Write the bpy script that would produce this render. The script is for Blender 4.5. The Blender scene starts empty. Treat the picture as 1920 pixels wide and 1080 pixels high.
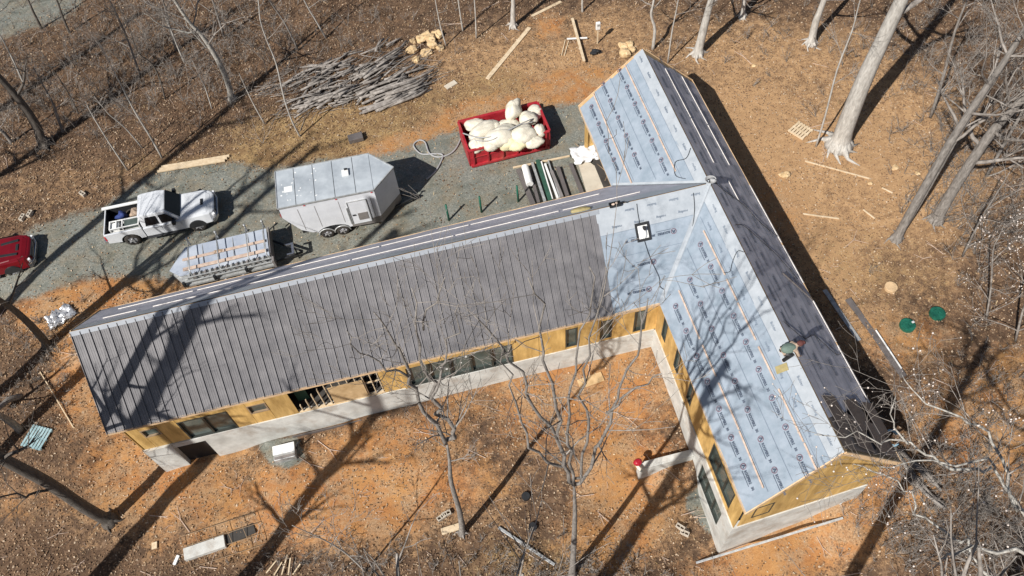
import bpy, math, random
import numpy as np
from mathutils import Vector, Matrix
random.seed(7); np.random.seed(7)
R = math.radians
S = bpy.context.scene
COL = S.collection
# ------------------------------------------------------------------ camera
CAM = np.array([-6.42191279, -18.85499546, 34.16346949])
CR = np.array([0.99465903, -0.08633678, -0.05656307])
CU = np.array([0.10321541, 0.83200426, 0.54508301])
CF = np.array([0.0, 0.54800992, -0.83647183])
FPX = 1538.54
cd = bpy.data.cameras.new('camera'); cam = bpy.data.objects.new('camera', cd); COL.objects.link(cam)
cd.sensor_width = 36.0; cd.lens = FPX / 1920 * 36.0; cd.clip_start = .1; cd.clip_end = 2000
cam.matrix_world = Matrix(((CR[0], CU[0], -CF[0], CAM[0]), (CR[1], CU[1], -CF[1], CAM[1]), (CR[2], CU[2], -CF[2], CAM[2]), (0, 0, 0, 1)))
S.camera = cam
# ------------------------------------------------------------------ sky, sun, exposure
SUN_AZ, SUN_EL = R(47), R(45)          # shadows fall towards azimuth 47 deg from +x
w = bpy.data.worlds.new('World'); S.world = w; w.use_nodes = True
nt = w.node_tree; nt.nodes.clear()
bg = nt.nodes.new('ShaderNodeBackground'); out = nt.nodes.new('ShaderNodeOutputWorld'); sky = nt.nodes.new('ShaderNodeTexSky')
sky.sky_type = 'NISHITA'; sky.sun_disc = False; sky.sun_elevation = SUN_EL
sdir = Vector((-math.cos(SUN_AZ), -math.sin(SUN_AZ), math.tan(SUN_EL))).normalized()
sky.sun_rotation = math.atan2(sdir.x, sdir.y)
bg.inputs[1].default_value = 0.05
nt.links.new(sky.outputs[0], bg.inputs[0]); nt.links.new(bg.outputs[0], out.inputs[0])
sl = bpy.data.lights.new('sun', 'SUN'); sl.energy = 5.0; sl.angle = R(.53); sl.color = (1.0, .965, .915)
so = bpy.data.objects.new('sun', sl); COL.objects.link(so); so.rotation_euler = (-sdir).to_track_quat('-Z', 'Y').to_euler(); so.location = (0, 0, 60)
S.view_settings.view_transform = 'Standard'; S.view_settings.look = 'None'; S.view_settings.gamma = 1; S.view_settings.exposure = 0.24
S.view_settings.use_curve_mapping = False

# ------------------------------------------------------------------ measuring helpers
def ray(px, py): return CF + CR * (px - 960) / FPX - CU * (py - 540) / FPX
def un(px, py, z=0.):
    d = ray(px, py); return CAM + d * ((z - CAM[2]) / d[2])
def onplane(px, py, P, n):
    d = ray(px, py); return CAM + d * (((np.array(P) - CAM) @ n) / (d @ n))
def proj(X, Y, Z):
    dx, dy, dz = X - CAM[0], Y - CAM[1], Z - CAM[2]
    f = dx * CF[0] + dy * CF[1] + dz * CF[2]
    return 960 + FPX * (dx * CR[0] + dy * CR[1] + dz * CR[2]) / f, 540 - FPX * (dx * CU[0] + dy * CU[1] + dz * CU[2]) / f
_perm = np.random.RandomState(3).rand(256, 256)
def vnoise(x, y):
    xi = np.floor(x).astype(int); yi = np.floor(y).astype(int); fx = x - xi; fy = y - yi
    fx = fx * fx * (3 - 2 * fx); fy = fy * fy * (3 - 2 * fy)
    g = lambda a, b: _perm[a % 256, b % 256]
    return (g(xi, yi) * (1 - fx) + g(xi + 1, yi) * fx) * (1 - fy) + (g(xi, yi + 1) * (1 - fx) + g(xi + 1, yi + 1) * fx) * fy
def fbm(x, y, o=4):
    s = 0; a = .5
    for i in range(o): s = s + a * vnoise(x * 2 ** i + 17 * i, y * 2 ** i + 31 * i); a *= .5
    return s
CTRL = np.array([(-25.2, -4.6, -2.3), (-21.5, -4.2, -2.0), (-17, -3.4, -1.6), (-12, -2.4, -1.4), (-7, -2, -1.3), (-1, -1.2, -1.35), (.3, -3, -1.45), (-3, -4, -1.5),
    (.8, -5.4, -1.6), (1.6, -7.5, -3.1), (1.6, -9.6, -3.4), (-1.5, -7.5, -2.6), (-6, -8, -2.1), (-12, -8, -2.1), (-19, -9, -2.4), (-27, -8, -2.5), (-34, -8, -2.6),
    (4.5, -10.5, -2.4), (8, -9.5, -1.3), (9, -6, -.7), (8, 0, -.25), (7, 6, -.1), (7, 14, 0), (14, 8, 0), (14, -4, -.5), (16, -12, -1.8), (5, -15, -3), (-10, -14, -3),
    (-27, 4, -.2), (-28, 0, -.9), (-20, 6, -.1), (-8, 10, 0), (-30, 10, 0), (-20, 16, 0), (-35, 3, -.6), (-36, 14, .1), (0, 18, 0), (-10, 24, .1), (24, 18, .2), (30, 0, -.4), (-34, 28, .2), (2, 9, 0), (-12, 5, 0)])
def height(X, Y):
    X = np.asarray(X, float); Y = np.asarray(Y, float)
    num = 0; den = 0
    for a, b, z in CTRL:
        wgt = 1 / ((X - a) ** 2 + (Y - b) ** 2 + .6) ** 2.2
        num = num + wgt * z; den = den + wgt
    far = 1 / (1 + np.exp(-(np.hypot(X, Y) - 60) / 8))
    h = num / den * (1 - far) + far * (-1.0)
    return h + .10 * (fbm(X * .5, Y * .5, 4) - .5) + .05 * (fbm(X * 3, Y * 3, 3) - .5)
def hz(x, y): return float(height(x, y))
def G(px, py, up=0.):
    z = 0.
    for _ in range(9):
        p = un(px, py, z + up); z = hz(p[0], p[1])
    return np.array([p[0], p[1], z])

# ------------------------------------------------------------------ materials
def _nt(name):
    m = bpy.data.materials.new(name); m.use_nodes = True; t = m.node_tree
    return m, t, t.nodes['Principled BSDF'], t.nodes.new, t.links.new
def mat(name, c, rough=.7, metal=0., var=.15, scale=3., bump=0., bscale=40., c2=None, spec=.5, stretch=None, dirt=0.):
    m, t, b, N, L = _nt(name)
    b.inputs['Roughness'].default_value = rough; b.inputs['Metallic'].default_value = metal; b.inputs['Specular IOR Level'].default_value = spec
    tc = N('ShaderNodeTexCoord'); mp = N('ShaderNodeMapping'); L(tc.outputs['Object'], mp.inputs[0])
    if stretch: mp.inputs['Scale'].default_value = stretch
    n = N('ShaderNodeTexNoise'); n.inputs['Scale'].default_value = scale; n.inputs['Detail'].default_value = 6; n.inputs['Roughness'].default_value = .65
    L(mp.outputs[0], n.inputs['Vector'])
    cr = N('ShaderNodeValToRGB'); cr.color_ramp.elements[0].position = .3; cr.color_ramp.elements[1].position = .7
    a = [x * (1 - var) for x in c]; d = list(c2) if c2 else [min(1, x * (1 + var)) for x in c]
    cr.color_ramp.elements[0].color = (*a, 1); cr.color_ramp.elements[1].color = (*d, 1)
    L(n.outputs[0], cr.inputs[0]); src = cr.outputs[0]
    if dirt:
        n3 = N('ShaderNodeTexNoise'); n3.inputs['Scale'].default_value = .9; n3.inputs['Detail'].default_value = 9; n3.inputs['Roughness'].default_value = .75; L(tc.outputs['Object'], n3.inputs['Vector'])
        r3 = N('ShaderNodeValToRGB'); r3.color_ramp.elements[0].position = .5; r3.color_ramp.elements[1].position = .72; r3.color_ramp.elements[0].color = (0, 0, 0, 1); r3.color_ramp.elements[1].color = (dirt, dirt, dirt, 1)
        L(n3.outputs[0], r3.inputs[0]); mx = N('ShaderNodeMixRGB'); L(r3.outputs[0], mx.inputs[0]); L(src, mx.inputs[1]); mx.inputs[2].default_value = (.26, .17, .10, 1); src = mx.outputs[0]
    L(src, b.inputs['Base Color'])
    if bump:
        n2 = N('ShaderNodeTexNoise'); n2.inputs['Scale'].default_value = bscale; n2.inputs['Detail'].default_value = 5; L(mp.outputs[0], n2.inputs['Vector'])
        bp = N('ShaderNodeBump'); bp.inputs['Strength'].default_value = bump; bp.inputs['Distance'].default_value = .02; L(n2.outputs[0], bp.inputs['Height']); L(bp.outputs[0], b.inputs['Normal'])
    return m
M = {}
M['steel_roof'] = mat('charcoal_steel', (.135, .130, .137), .38, .0, .16, 1.3, c2=(.205, .195, .198), stretch=(1, 1, 1))
_m = M['steel_roof']; _t = _m.node_tree; _b = _t.nodes['Principled BSDF']; _src = _b.inputs['Base Color'].links[0].from_socket
_oi = _t.nodes.new('ShaderNodeObjectInfo'); _mr = _t.nodes.new('ShaderNodeMapRange'); _mr.inputs['To Min'].default_value = .93; _mr.inputs['To Max'].default_value = 1.07; _t.links.new(_oi.outputs['Random'], _mr.inputs['Value'])
_mx = _t.nodes.new('ShaderNodeVectorMath'); _mx.operation = 'SCALE'; _t.links.new(_src, _mx.inputs[0]); _t.links.new(_mr.outputs[0], _mx.inputs['Scale']); _t.links.new(_mx.outputs[0], _b.inputs['Base Color'])
M['ridge_metal'] = mat('ridge_flashing', (.30, .32, .35), .5, 0, .1, 2)
M['underlay'] = mat('blue_underlay', (.255, .315, .375), .5, 0, .12, 1.6, bump=.4, bscale=2.5, c2=(.34, .39, .45))
M['underlay_cap'] = mat('pale_underlay', (.36, .395, .43), .5, 0, .08, 2.2, bump=.4, bscale=3, c2=(.44, .47, .50))
M['underlay_shade'] = mat('grey_shade_underlay', (.44, .44, .50), .6, 0, .14, 2.0, bump=.3, bscale=4, c2=(.56, .55, .60), stretch=(1, 1, 1))  # same underlay on the shaded slopes, colour lifted to offset the grazing sun
M['ink'] = mat('dark_ink', (.06, .08, .12), .6, 0, .1)
M['ink_soft'] = mat('grey_ink', (.16, .2, .26), .6, 0, .1)
M['ink_red'] = mat('red_ink', (.17, .08, .11), .6, 0, .1)
M['ply'] = mat('yellow_sheathing', (.52, .31, .09), .75, 0, .25, 2.2, bump=.15, bscale=25, c2=(.74, .48, .17), stretch=(1.6, 1.6, .35))
M['ply_raw'] = mat('raw_plywood', (.52, .34, .16), .8, 0, .2, 3, c2=(.62, .44, .24))
M['lumber'] = mat('pine_lumber', (.62, .47, .29), .75, 0, .18, 4, c2=(.74, .6, .42), stretch=(1, 1, 3))
M['batten'] = mat('weathered_batten', (.52, .38, .30), .75, 0, .25, 5, c2=(.66, .52, .42))
M['batten_pale'] = mat('pale_batten', (.66, .62, .58), .75, 0, .2, 5, c2=(.8, .76, .72))
M['fascia'] = mat('fascia_board', (.66, .46, .27), .75, 0, .2, 5)
M['concrete'] = mat('cast_concrete', (.50, .49, .45), .85, 0, .16, 1.0, bump=.2, bscale=18, c2=(.70, .70, .66), dirt=.6)
M['slab'] = mat('slab_concrete', (.58, .52, .42), .85, 0, .1, 1.5, bump=.1, bscale=20, dirt=.3)
M['glass'] = mat('window_glass', (.06, .085, .075), .1, 0, .4, 1.0, c2=(.14, .17, .155))
M['glass_dark'] = mat('car_glass', (.006, .008, .011), .3, 0, .2, 2, spec=.35)
M['frame_dark'] = mat('bronze_frame', (.035, .04, .035), .45, 0, .2)
M['frame_tan'] = mat('tan_frame', (.30, .21, .13), .6, 0, .2)
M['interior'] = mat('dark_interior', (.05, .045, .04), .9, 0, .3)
M['green_paint'] = mat('green_board', (.03, .09, .06), .7, 0, .3)
M['white_paint'] = mat('white_car_paint', (.62, .64, .67), .22, 0, .04, 1.2, c2=(.68, .70, .72))
M['red_paint'] = mat('red_car_paint', (.15, .005, .01), .2, 0, .15, 1.2)
M['black_trim'] = mat('black_plastic', (.018, .019, .021), .55, 0, .3)
M['rubber'] = mat('tyre_rubber', (.022, .021, .02), .85, 0, .3, 8, c2=(.06, .05, .042))
M['chrome'] = mat('bright_metal', (.6, .6, .62), .25, .9, .1)
M['rim'] = mat('alloy_rim', (.5, .5, .52), .35, .6, .2)
M['tail_red'] = mat('tail_lamp_red', (.5, .02, .03), .3)
M['lamp_white'] = mat('clear_lamp', (.8, .8, .8), .15)
M['trailer_side'] = mat('white_trailer_skin', (.68, .70, .74), .35, 0, .06, 1.0, c2=(.80, .82, .86), dirt=.08)
M['trailer_roof'] = mat('galvanised_roof', (.36, .40, .44), .42, .0, .18, .9, c2=(.50, .54, .57), bump=.2, bscale=1.5)
M['trailer_low'] = mat('stone_guard', (.26, .24, .23), .5, .2, .15, 4)
M['galv'] = mat('galvanised_steel', (.40, .42, .43), .4, .35, .25, 5, c2=(.60, .60, .58))
M['lid'] = mat('bluish_sheet_lid', (.36, .41, .50), .35, 0, .16, .9, c2=(.48, .52, .58))
M['dump_red'] = mat('dumpster_red', (.34, .012, .025), .5, 0, .2, 2.5, c2=(.46, .03, .04), dirt=.35)
M['sack'] = mat('white_sack', (.62, .57, .45), .6, 0, .08, 2, bump=.6, bscale=9, c2=(.76, .71, .60))
M['sack_yellow'] = mat('yellowed_sack', (.74, .66, .42), .6, 0, .1, 2, bump=.5, bscale=9)
M['hose'] = mat('grey_hose', (.34, .34, .34), .6, 0, .2, 6)
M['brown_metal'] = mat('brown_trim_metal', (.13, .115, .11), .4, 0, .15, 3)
M['white_plain'] = mat('white_plastic', (.78, .78, .76), .5, 0, .05)
M['tarp'] = mat('white_tarp', (.76, .76, .76), .6, 0, .06, 3, bump=.5, bscale=6)
M['foil'] = mat('silver_wrap', (.62, .63, .65), .3, .5, .25, 8, bump=.9, bscale=9)
M['green_post'] = mat('green_post', (.012, .11, .07), .6, 0, .2)
M['green_lid'] = mat('green_lid', (.015, .13, .085), .5, 0, .3, 5)
M['rock'] = mat('yellow_sandstone', (.58, .38, .17), .9, 0, .25, 4, bump=.6, bscale=9, c2=(.74, .56, .34))
M['log'] = mat('grey_log', (.15, .125, .105), .9, 0, .35, 3.5, bump=.4, bscale=30, c2=(.40, .365, .33))
M['bark_pale'] = mat('pale_bark', (.38, .35, .31), .9, 0, .25, 5, bump=.5, bscale=25, c2=(.58, .55, .50), stretch=(2, 2, .5))
M['bark_grey'] = mat('grey_bark', (.17, .15, .13), .9, 0, .3, 6, bump=.5, bscale=25, c2=(.34, .31, .28), stretch=(2, 2, .5))
M['bark_limb'] = mat('sunlit_mottled_bark', (.22, .20, .17), .9, 0, .3, 9, bump=.6, bscale=25, c2=(.58, .55, .49))  # pale end of the mottle raised so the near limbs look sunlit
M['bark_dark'] = mat('dark_bark', (.085, .07, .058), .9, 0, .35, 6, bump=.6, bscale=20, c2=(.15, .13, .11), stretch=(2, 2, .5))
M['twig'] = mat('grey_twig', (.15, .125, .105), .9, 0, .3, 3, c2=(.40, .36, .32))
M['bud'] = mat('pale_bud', (.66, .58, .52), .8, 0, .2, 8)
M['blue'] = mat('navy_cloth', (.02, .04, .16), .8, 0, .3, 6)
M['tan_cloth'] = mat('tan_cloth', (.4, .3, .22), .8, 0, .3, 6)
M['teal'] = mat('faded_teal_slats', (.22, .38, .42), .7, 0, .3, 5, c2=(.42, .56, .58))
M['block'] = mat('concrete_block', (.50, .44, .36), .9, 0, .2, 8, bump=.3)
M['red_cap'] = mat('bright_red', (.36, .01, .025), .4, 0, .2, 6)
M['yellow_tarp'] = mat('yellow_wrap', (.34, .28, .13), .6, 0, .2, 6)
M['blue_tub'] = mat('pale_blue_hose', (.25, .42, .52), .5, 0, .2, 6)

_m = M['ply']; _t = _m.node_tree; _b = _t.nodes['Principled BSDF']; _src = _b.inputs['Base Color'].links[0].from_socket
_oi = _t.nodes.new('ShaderNodeObjectInfo'); _mr = _t.nodes.new('ShaderNodeMapRange'); _mr.inputs['To Min'].default_value = .82; _mr.inputs['To Max'].default_value = 1.12; _t.links.new(_oi.outputs['Random'], _mr.inputs['Value'])
_mx = _t.nodes.new('ShaderNodeVectorMath'); _mx.operation = 'SCALE'; _t.links.new(_src, _mx.inputs[0]); _t.links.new(_mr.outputs[0], _mx.inputs['Scale']); _t.links.new(_mx.outputs[0], _b.inputs['Base Color'])

def ground_mat():
    m, t, b, N, L = _nt('ground_soil_and_litter')
    b.inputs['Roughness'].default_value = .95; b.inputs['Specular IOR Level'].default_value = .2
    tc = N('ShaderNodeTexCoord'); P = tc.outputs['Object']
    at = N('ShaderNodeAttribute'); at.attribute_name = 'mask'; sp = N('ShaderNodeSeparateColor'); L(at.outputs['Color'], sp.inputs[0])
    def noise(sc, det=6, ro=.65):
        n = N('ShaderNodeTexNoise'); n.inputs['Scale'].default_value = sc; n.inputs['Detail'].default_value = det; n.inputs['Roughness'].default_value = ro; L(P, n.inputs['Vector']); return n.outputs[0]
    def ramp(src, stops):
        r = N('ShaderNodeValToRGB'); e = r.color_ramp.elements
        while len(e) < len(stops): e.new(.5)
        for el, (p, c) in zip(e, stops): el.position = p; el.color = (*c, 1) if len(c) == 3 else c
        L(src, r.inputs[0]); return r.outputs[0]
    def mth(op, a, b_):
        n = N('ShaderNodeMath'); n.operation = op
        for i, v in enumerate((a, b_)):
            if isinstance(v, (int, float)): n.inputs[i].default_value = v
            else: L(v, n.inputs[i])
        return n.outputs[0]
    def mix(f, a, b_, mode='MIX'):
        n = N('ShaderNodeMixRGB'); n.blend_type = mode
        for i, v in enumerate((f, a, b_)):
            if isinstance(v, (int, float)): n.inputs[i].default_value = v
            elif isinstance(v, tuple): n.inputs[i].default_value = (*v, 1)
            else: L(v, n.inputs[i])
        return n.outputs[0]
    vo = N('ShaderNodeTexVoronoi'); vo.inputs['Scale'].default_value = 9; L(P, vo.inputs['Vector'])
    vo2 = N('ShaderNodeTexVoronoi'); vo2.inputs['Scale'].default_value = 17; L(P, vo2.inputs['Vector'])
    big = noise(.35, 4); mid = noise(2.2, 7, .7); fine = noise(14, 6, .75); grit = noise(45, 3, .7)
    sep = N('ShaderNodeSeparateColor'); L(vo.outputs['Color'], sep.inputs[0])
    litter = ramp(sep.outputs[0], [(0, (.055, .036, .024)), (.35, (.13, .078, .042)), (.7, (.23, .14, .078)), (.95, (.34, .23, .145))])
    litter = mix(.55, litter, ramp(fine, [(.3, (.06, .04, .028)), (.7, (.24, .155, .095))]))
    litter = mix(mth('MULTIPLY', big, .45), litter, (.16, .085, .05)); litter = mix(ramp(noise(1.1, 5, .7), [(.35, (.75, .75, .75)), (.6, (0, 0, 0))]), litter, (.055, .036, .025))
    clay = ramp(mid, [(.25, (.24, .095, .028)), (.5, (.40, .185, .058)), (.75, (.55, .31, .12))])
    clay = mix(.45, clay, ramp(big, [(.40, (.36, .105, .022)), (.60, (.50, .27, .10))]))
    clay = mix(ramp(noise(.9, 8, .75), [(.44, (0, 0, 0)), (.60, (.9, .9, .9))]), clay, ramp(fine, [(.3, (.17, .11, .065)), (.5, (.36, .25, .15)), (.7, (.56, .43, .29))])); clay = mix(.3, clay, ramp(fine, [(.3, (.22, .10, .045)), (.7, (.58, .34, .17))]))
    tan = ramp(mid, [(.25, (.29, .155, .072)), (.55, (.46, .27, .128)), (.8, (.62, .41, .23))])
    tan = mix(.35, tan, ramp(fine, [(.3, (.20, .12, .065)), (.7, (.60, .42, .25))]))
    straw = ramp(fine, [(.3, (.15, .09, .045)), (.5, (.38, .25, .115)), (.68, (.58, .42, .22))]); straw = mix(ramp(noise(1.3, 6, .7), [(.42, (.7, .7, .7)), (.62, (0, 0, 0))]), straw, (.16, .09, .045))
    grav = ramp(fine, [(.3, (.125, .13, .11)), (.5, (.20, .205, .175)), (.72, (.33, .32, .27))])
    s2 = N('ShaderNodeSeparateColor'); L(vo2.outputs['Color'], s2.inputs[0])
    grav = mix(.4, grav, ramp(s2.outputs[0], [(0, (.10, .11, .10)), (.6, (.21, .22, .20)), (1, (.40, .39, .34))]))
    grav = mix(mth('MULTIPLY', ramp(noise(.7, 7, .75), [(.46, (0, 0, 0)), (.64, (1, 1, 1))]), .55), grav, (.25, .19, .115)); grav = mix(mth('MULTIPLY', ramp(noise(.9, 7, .7), [(.38, (1, 1, 1)), (.5, (0, 0, 0))]), .5), grav, (.105, .12, .10))
    def fac(w_, sharp=3.2):
        n = mth('ADD', w_, mth('MULTIPLY', mth('SUBTRACT', mth('ADD', mth('ADD', mth('MULTIPLY', mid, .42), mth('MULTIPLY', fine, .33)), mth('MULTIPLY', big, .25)), .5), 2.3))
        r = N('ShaderNodeMapRange'); r.inputs['From Min'].default_value = .5 - .5 / sharp; r.inputs['From Max'].default_value = .5 + .5 / sharp; L(n, r.inputs['Value']); return r.outputs[0]
    c = mix(fac(sp.outputs[1], 2.2), litter, tan)
    c = mix(fac(sp.outputs[2], 2.2), c, straw)
    c = mix(fac(sp.outputs[0], 2.5), c, clay)
    c = mix(fac(at.outputs['Alpha'], 4), c, grav)
    L(c, b.inputs['Base Color'])
    bp = N('ShaderNodeBump'); bp.inputs['Strength'].default_value = .7; bp.inputs['Distance'].default_value = .05
    L(mth('ADD', mth('ADD', mid, fine), mth('MULTIPLY', grit, .5)), bp.inputs['Height']); L(bp.outputs[0], b.inputs['Normal'])
    return m
M['ground'] = ground_mat()
def attr_mat(name, rough=.85):
    m, t, b, N, L = _nt(name); b.inputs['Roughness'].default_value = rough; b.inputs['Specular IOR Level'].default_value = .25
    a = N('ShaderNodeAttribute'); a.attribute_name = 'tone'
    L(a.outputs['Color'], b.inputs['Base Color']); return m
M['leaf'] = attr_mat('dry_leaf')

# ------------------------------------------------------------------ mesh helpers
def V3(p): return Vector((float(p[0]), float(p[1]), float(p[2])))
class MB:
    def __init__(s): s.v = []; s.f = []; s.mi = []; s.cur = 0
    def add(s, vs, fs):
        o = len(s.v); s.v += [tuple(float(c) for c in p) for p in vs]
        for f in fs: s.f.append(tuple(o + i for i in f)); s.mi.append(s.cur)
        return s
    def box(s, c, size, rz=0., rot=None):
        m = rot if rot is not None else Matrix.Rotation(rz, 3, 'Z'); c = V3(c)
        vs = [c + m @ Vector((x * size[0] / 2, y * size[1] / 2, z * size[2] / 2)) for x in (-1, 1) for y in (-1, 1) for z in (-1, 1)]
        return s.add(vs, [(0, 1, 3, 2), (4, 6, 7, 5), (0, 4, 5, 1), (2, 3, 7, 6), (0, 2, 6, 4), (1, 5, 7, 3)])
    def beam(s, a, b, wd, ht, up=(0, 0, 1)):
        a = V3(a); b = V3(b); d = (b - a); l = d.length; d.normalize(); u = Vector(up); r = d.cross(u)
        if r.length < 1e-4: r = Vector((1, 0, 0))
        r.normalize(); u = r.cross(d)
        m = Matrix((d, r, u)).transposed()
        return s.box((a + b) / 2, (l, wd, ht), rot=m)
    def prism(s, pts, ext):
        n = len(pts); P = [V3(p) for p in pts]; e = V3(ext)
        return s.add(P + [p + e for p in P], [tuple(range(n - 1, -1, -1)), tuple(range(n, 2 * n))] + [(i, (i + 1) % n, n + (i + 1) % n, n + i) for i in range(n)])
    def tube(s, pts, rad, n=6, cap=True):
        P = [V3(p) for p in pts]; k = len(P)
        if not hasattr(rad, '__len__'): rad = [rad] * k
        o = len(s.v); fr = None
        for i in range(k):
            d = (P[min(i + 1, k - 1)] - P[max(i - 1, 0)])
            if d.length < 1e-9: d = Vector((0, 0, 1))
            d.normalize()
            if fr is None:
                fr = d.cross(Vector((0, 0, 1)));
                if fr.length < .1: fr = d.cross(Vector((1, 0, 0)))
            fr = (fr - d * fr.dot(d)).normalized(); g = d.cross(fr)
            for j in range(n):
                a = 2 * math.pi * j / n; q = P[i] + (fr * math.cos(a) + g * math.sin(a)) * rad[i]; s.v.append((q.x, q.y, q.z))
        for i in range(k - 1):
            for j in range(n):
                s.f.append((o + i * n + j, o + i * n + (j + 1) % n, o + (i + 1) * n + (j + 1) % n, o + (i + 1) * n + j)); s.mi.append(s.cur)
        if cap:
            s.f.append(tuple(o + j for j in range(n - 1, -1, -1))); s.mi.append(s.cur)
            s.f.append(tuple(o + (k - 1) * n + j for j in range(n))); s.mi.append(s.cur)
        return s
    def cyl(s, c, axis, r, h, n=20):
        a = V3(axis).normalized() * h / 2; c = V3(c); return s.tube([c - a, c + a], [r, r], n)
    def blob(s, c, size, seed=0, rough=.18, nu=12, nv=8, rz=0.):
        rnd = random.Random(seed); ph = [rnd.uniform(0, 6.28) for _ in range(8)]; o = len(s.v); m = Matrix.Rotation(rz, 3, 'Z'); c = V3(c)
        for j in range(nv + 1):
            th = math.pi * j / nv
            for i in range(nu):
                a = 2 * math.pi * i / nu
                k = 1 + rough * (math.sin(2 * a + ph[0] + 2 * th) * .5 + math.sin(3 * a + ph[1]) * .35 * math.sin(th) + math.sin(3 * th + ph[2] + a) * .5 + math.sin(5 * a + ph[3] + 4 * th) * .25) * (1 if 0 < j < nv else 0)
                q = c + m @ Vector((math.sin(th) * math.cos(a) * size[0] * k, math.sin(th) * math.sin(a) * size[1] * k, math.cos(th) * size[2] * k)); s.v.append(tuple(q))
        for j in range(nv):
            for i in range(nu):
                s.f.append((o + j * nu + i, o + (j + 1) * nu + i, o + (j + 1) * nu + (i + 1) % nu, o + j * nu + (i + 1) % nu)); s.mi.append(s.cur)
        return s
    def crumple(s, c, size, seed=0, rz=0., nu=30, nv=20):
        rs_ = np.random.RandomState(seed); D = rs_.randn(26, 3); D /= np.linalg.norm(D, axis=1)[:, None]; A = rs_.uniform(-.16, .16, 26); K = rs_.uniform(3, 14, 26); o = len(s.v); m = Matrix.Rotation(rz, 3, 'Z'); c = V3(c)
        F = rs_.randn(7, 3); F /= np.linalg.norm(F, axis=1)[:, None]
        for j in range(nv + 1):
            th = math.pi * j / nv
            for i in range(nu):
                a = 2 * math.pi * i / nu; n = np.array([math.sin(th) * math.cos(a), math.sin(th) * math.sin(a), math.cos(th)])
                k = 1 + float((A * np.exp(K * (D @ n - 1))).sum()) - .10 * float(np.exp(-((F @ n) * 14) ** 2).max())
                q = c + m @ Vector((n[0] * size[0] * k, n[1] * size[1] * k, n[2] * size[2] * k)); s.v.append(tuple(q))
        for j in range(nv):
            for i in range(nu): s.f.append((o + j * nu + i, o + (j + 1) * nu + i, o + (j + 1) * nu + (i + 1) % nu, o + j * nu + (i + 1) % nu)); s.mi.append(s.cur)
        return s
    def data(s, name, mats, smooth=False):
        me = bpy.data.meshes.new(name); me.from_pydata(s.v, [], s.f)
        if not isinstance(mats, (list, tuple)): mats = [mats]
        for m in mats: me.materials.append(m)
        if len(mats) > 1: me.polygons.foreach_set('material_index', s.mi)
        if smooth: me.polygons.foreach_set('use_smooth', [True] * len(me.polygons))
        me.update(); return me
    def obj(s, name, mats, parent=None, smooth=False, bevel=0.):
        return link(name, s.data(name, mats, smooth), parent, bevel)
def link(name, me, parent=None, bevel=0.):
    o = bpy.data.objects.new(name, me); COL.objects.link(o)
    if parent: o.parent = parent
    if bevel:
        b = o.modifiers.new('edge', 'BEVEL'); b.width = bevel; b.segments = 2; b.limit_method = 'ANGLE'; b.angle_limit = R(35)
    return o
def tag(o, label, cat, group=None):
    o['label'] = label; o['category'] = cat
    if group: o['group'] = group
    return o
def struct(o): o['kind'] = 'structure'; return o
def thing(name, label, cat, loc=(0, 0, 0), rz=0., group=None):
    o = bpy.data.objects.new(name, None); COL.objects.link(o); o.empty_display_size = .3
    o.location = V3(loc); o.rotation_euler = (0, 0, rz); return tag(o, label, cat, group)
def copy_tree(o, parent=None):
    c = o.copy(); COL.objects.link(c); c.parent = parent
    for ch in list(o.children): copy_tree(ch, c)
    return c
def lerp(a, b, t): return a + (b - a) * t

# ------------------------------------------------------------------ ground
def blobs(px, py, L):
    w_ = np.zeros_like(px)
    for a, b, rx, ry, *r in L:
        s = r[0] if r else 1.; an = R(r[1]) if len(r) > 1 else 0
        dx, dy = px - a, py - b; u = (dx * math.cos(an) + dy * math.sin(an)) / rx; v = (-dx * math.sin(an) + dy * math.cos(an)) / ry
        w_ = np.maximum(w_, s * np.exp(-(u * u + v * v) ** 1.3 * .7))
    return w_
CLAY = [(640, 930, 300, 100, 1.0, -8), (1090, 740, 190, 120, .95), (880, 740, 150, 60, .6), (310, 880, 180, 130, .85), (150, 700, 60, 130, .85), (190, 560, 170, 45, 1.0, -12), (760, 285, 120, 34, 1.25, -20), (1110, 165, 110, 36, 1.3), (930, 212, 140, 34, 1.0, -8), (850, 250, 60, 25, 1.1, -15), (1460, 400, 60, 100, .55, -25),
        (1030, 50, 35, 30, .9), (1700, 640, 100, 55, .8), (1840, 800, 150, 130, .8), (1690, 900, 90, 90, .8), (1470, 1040, 220, 60, .9, -15), (1180, 900, 110, 120, .95), (1150, 1010, 120, 60, .8), (60, 930, 140, 60, .5), (1730, 560, 60, 60, .3), (990, 400, 10, 10, .1), (400, 1010, 200, 50, .6), (30, 640, 60, 50, .4),
        (1560, 960, 140, 70, .85), (1900, 690, 60, 60, .6), (700, 830, 200, 50, .8, -14), (100, 590, 80, 60, .9)]
TAN = [(1720, 520, 130, 110, .4), (1440, 290, 120, 210, 1.0, -25), (1560, 470, 100, 140, .8, -25), (1000, 130, 230, 90, .7), (1500, 200, 140, 60, .7), (1620, 300, 240, 220, .8), (1450, 110, 260, 80, .7), (1150, 60, 180, 60, .6), (150, 350, 200, 60, .4), (1130, 690, 200, 90, .5), (700, 960, 250, 80, .6), (1620, 600, 120, 90, .6), (900, 240, 180, 50, .6), (300, 960, 200, 80, .5), (1250, 960, 120, 100, .5), (1500, 1010, 200, 80, .6), (1480, 90, 200, 60, .4), (60, 400, 200, 40, .3)]
STRAW = [(620, 250, 190, 55, .95, -6), (470, 300, 70, 40, .9), (820, 215, 120, 50, .7), (930, 170, 110, 50, .6), (330, 310, 120, 25, .5), (1000, 1050, 150, 50, .5), (1650, 500, 140, 80, .4)]
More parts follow.
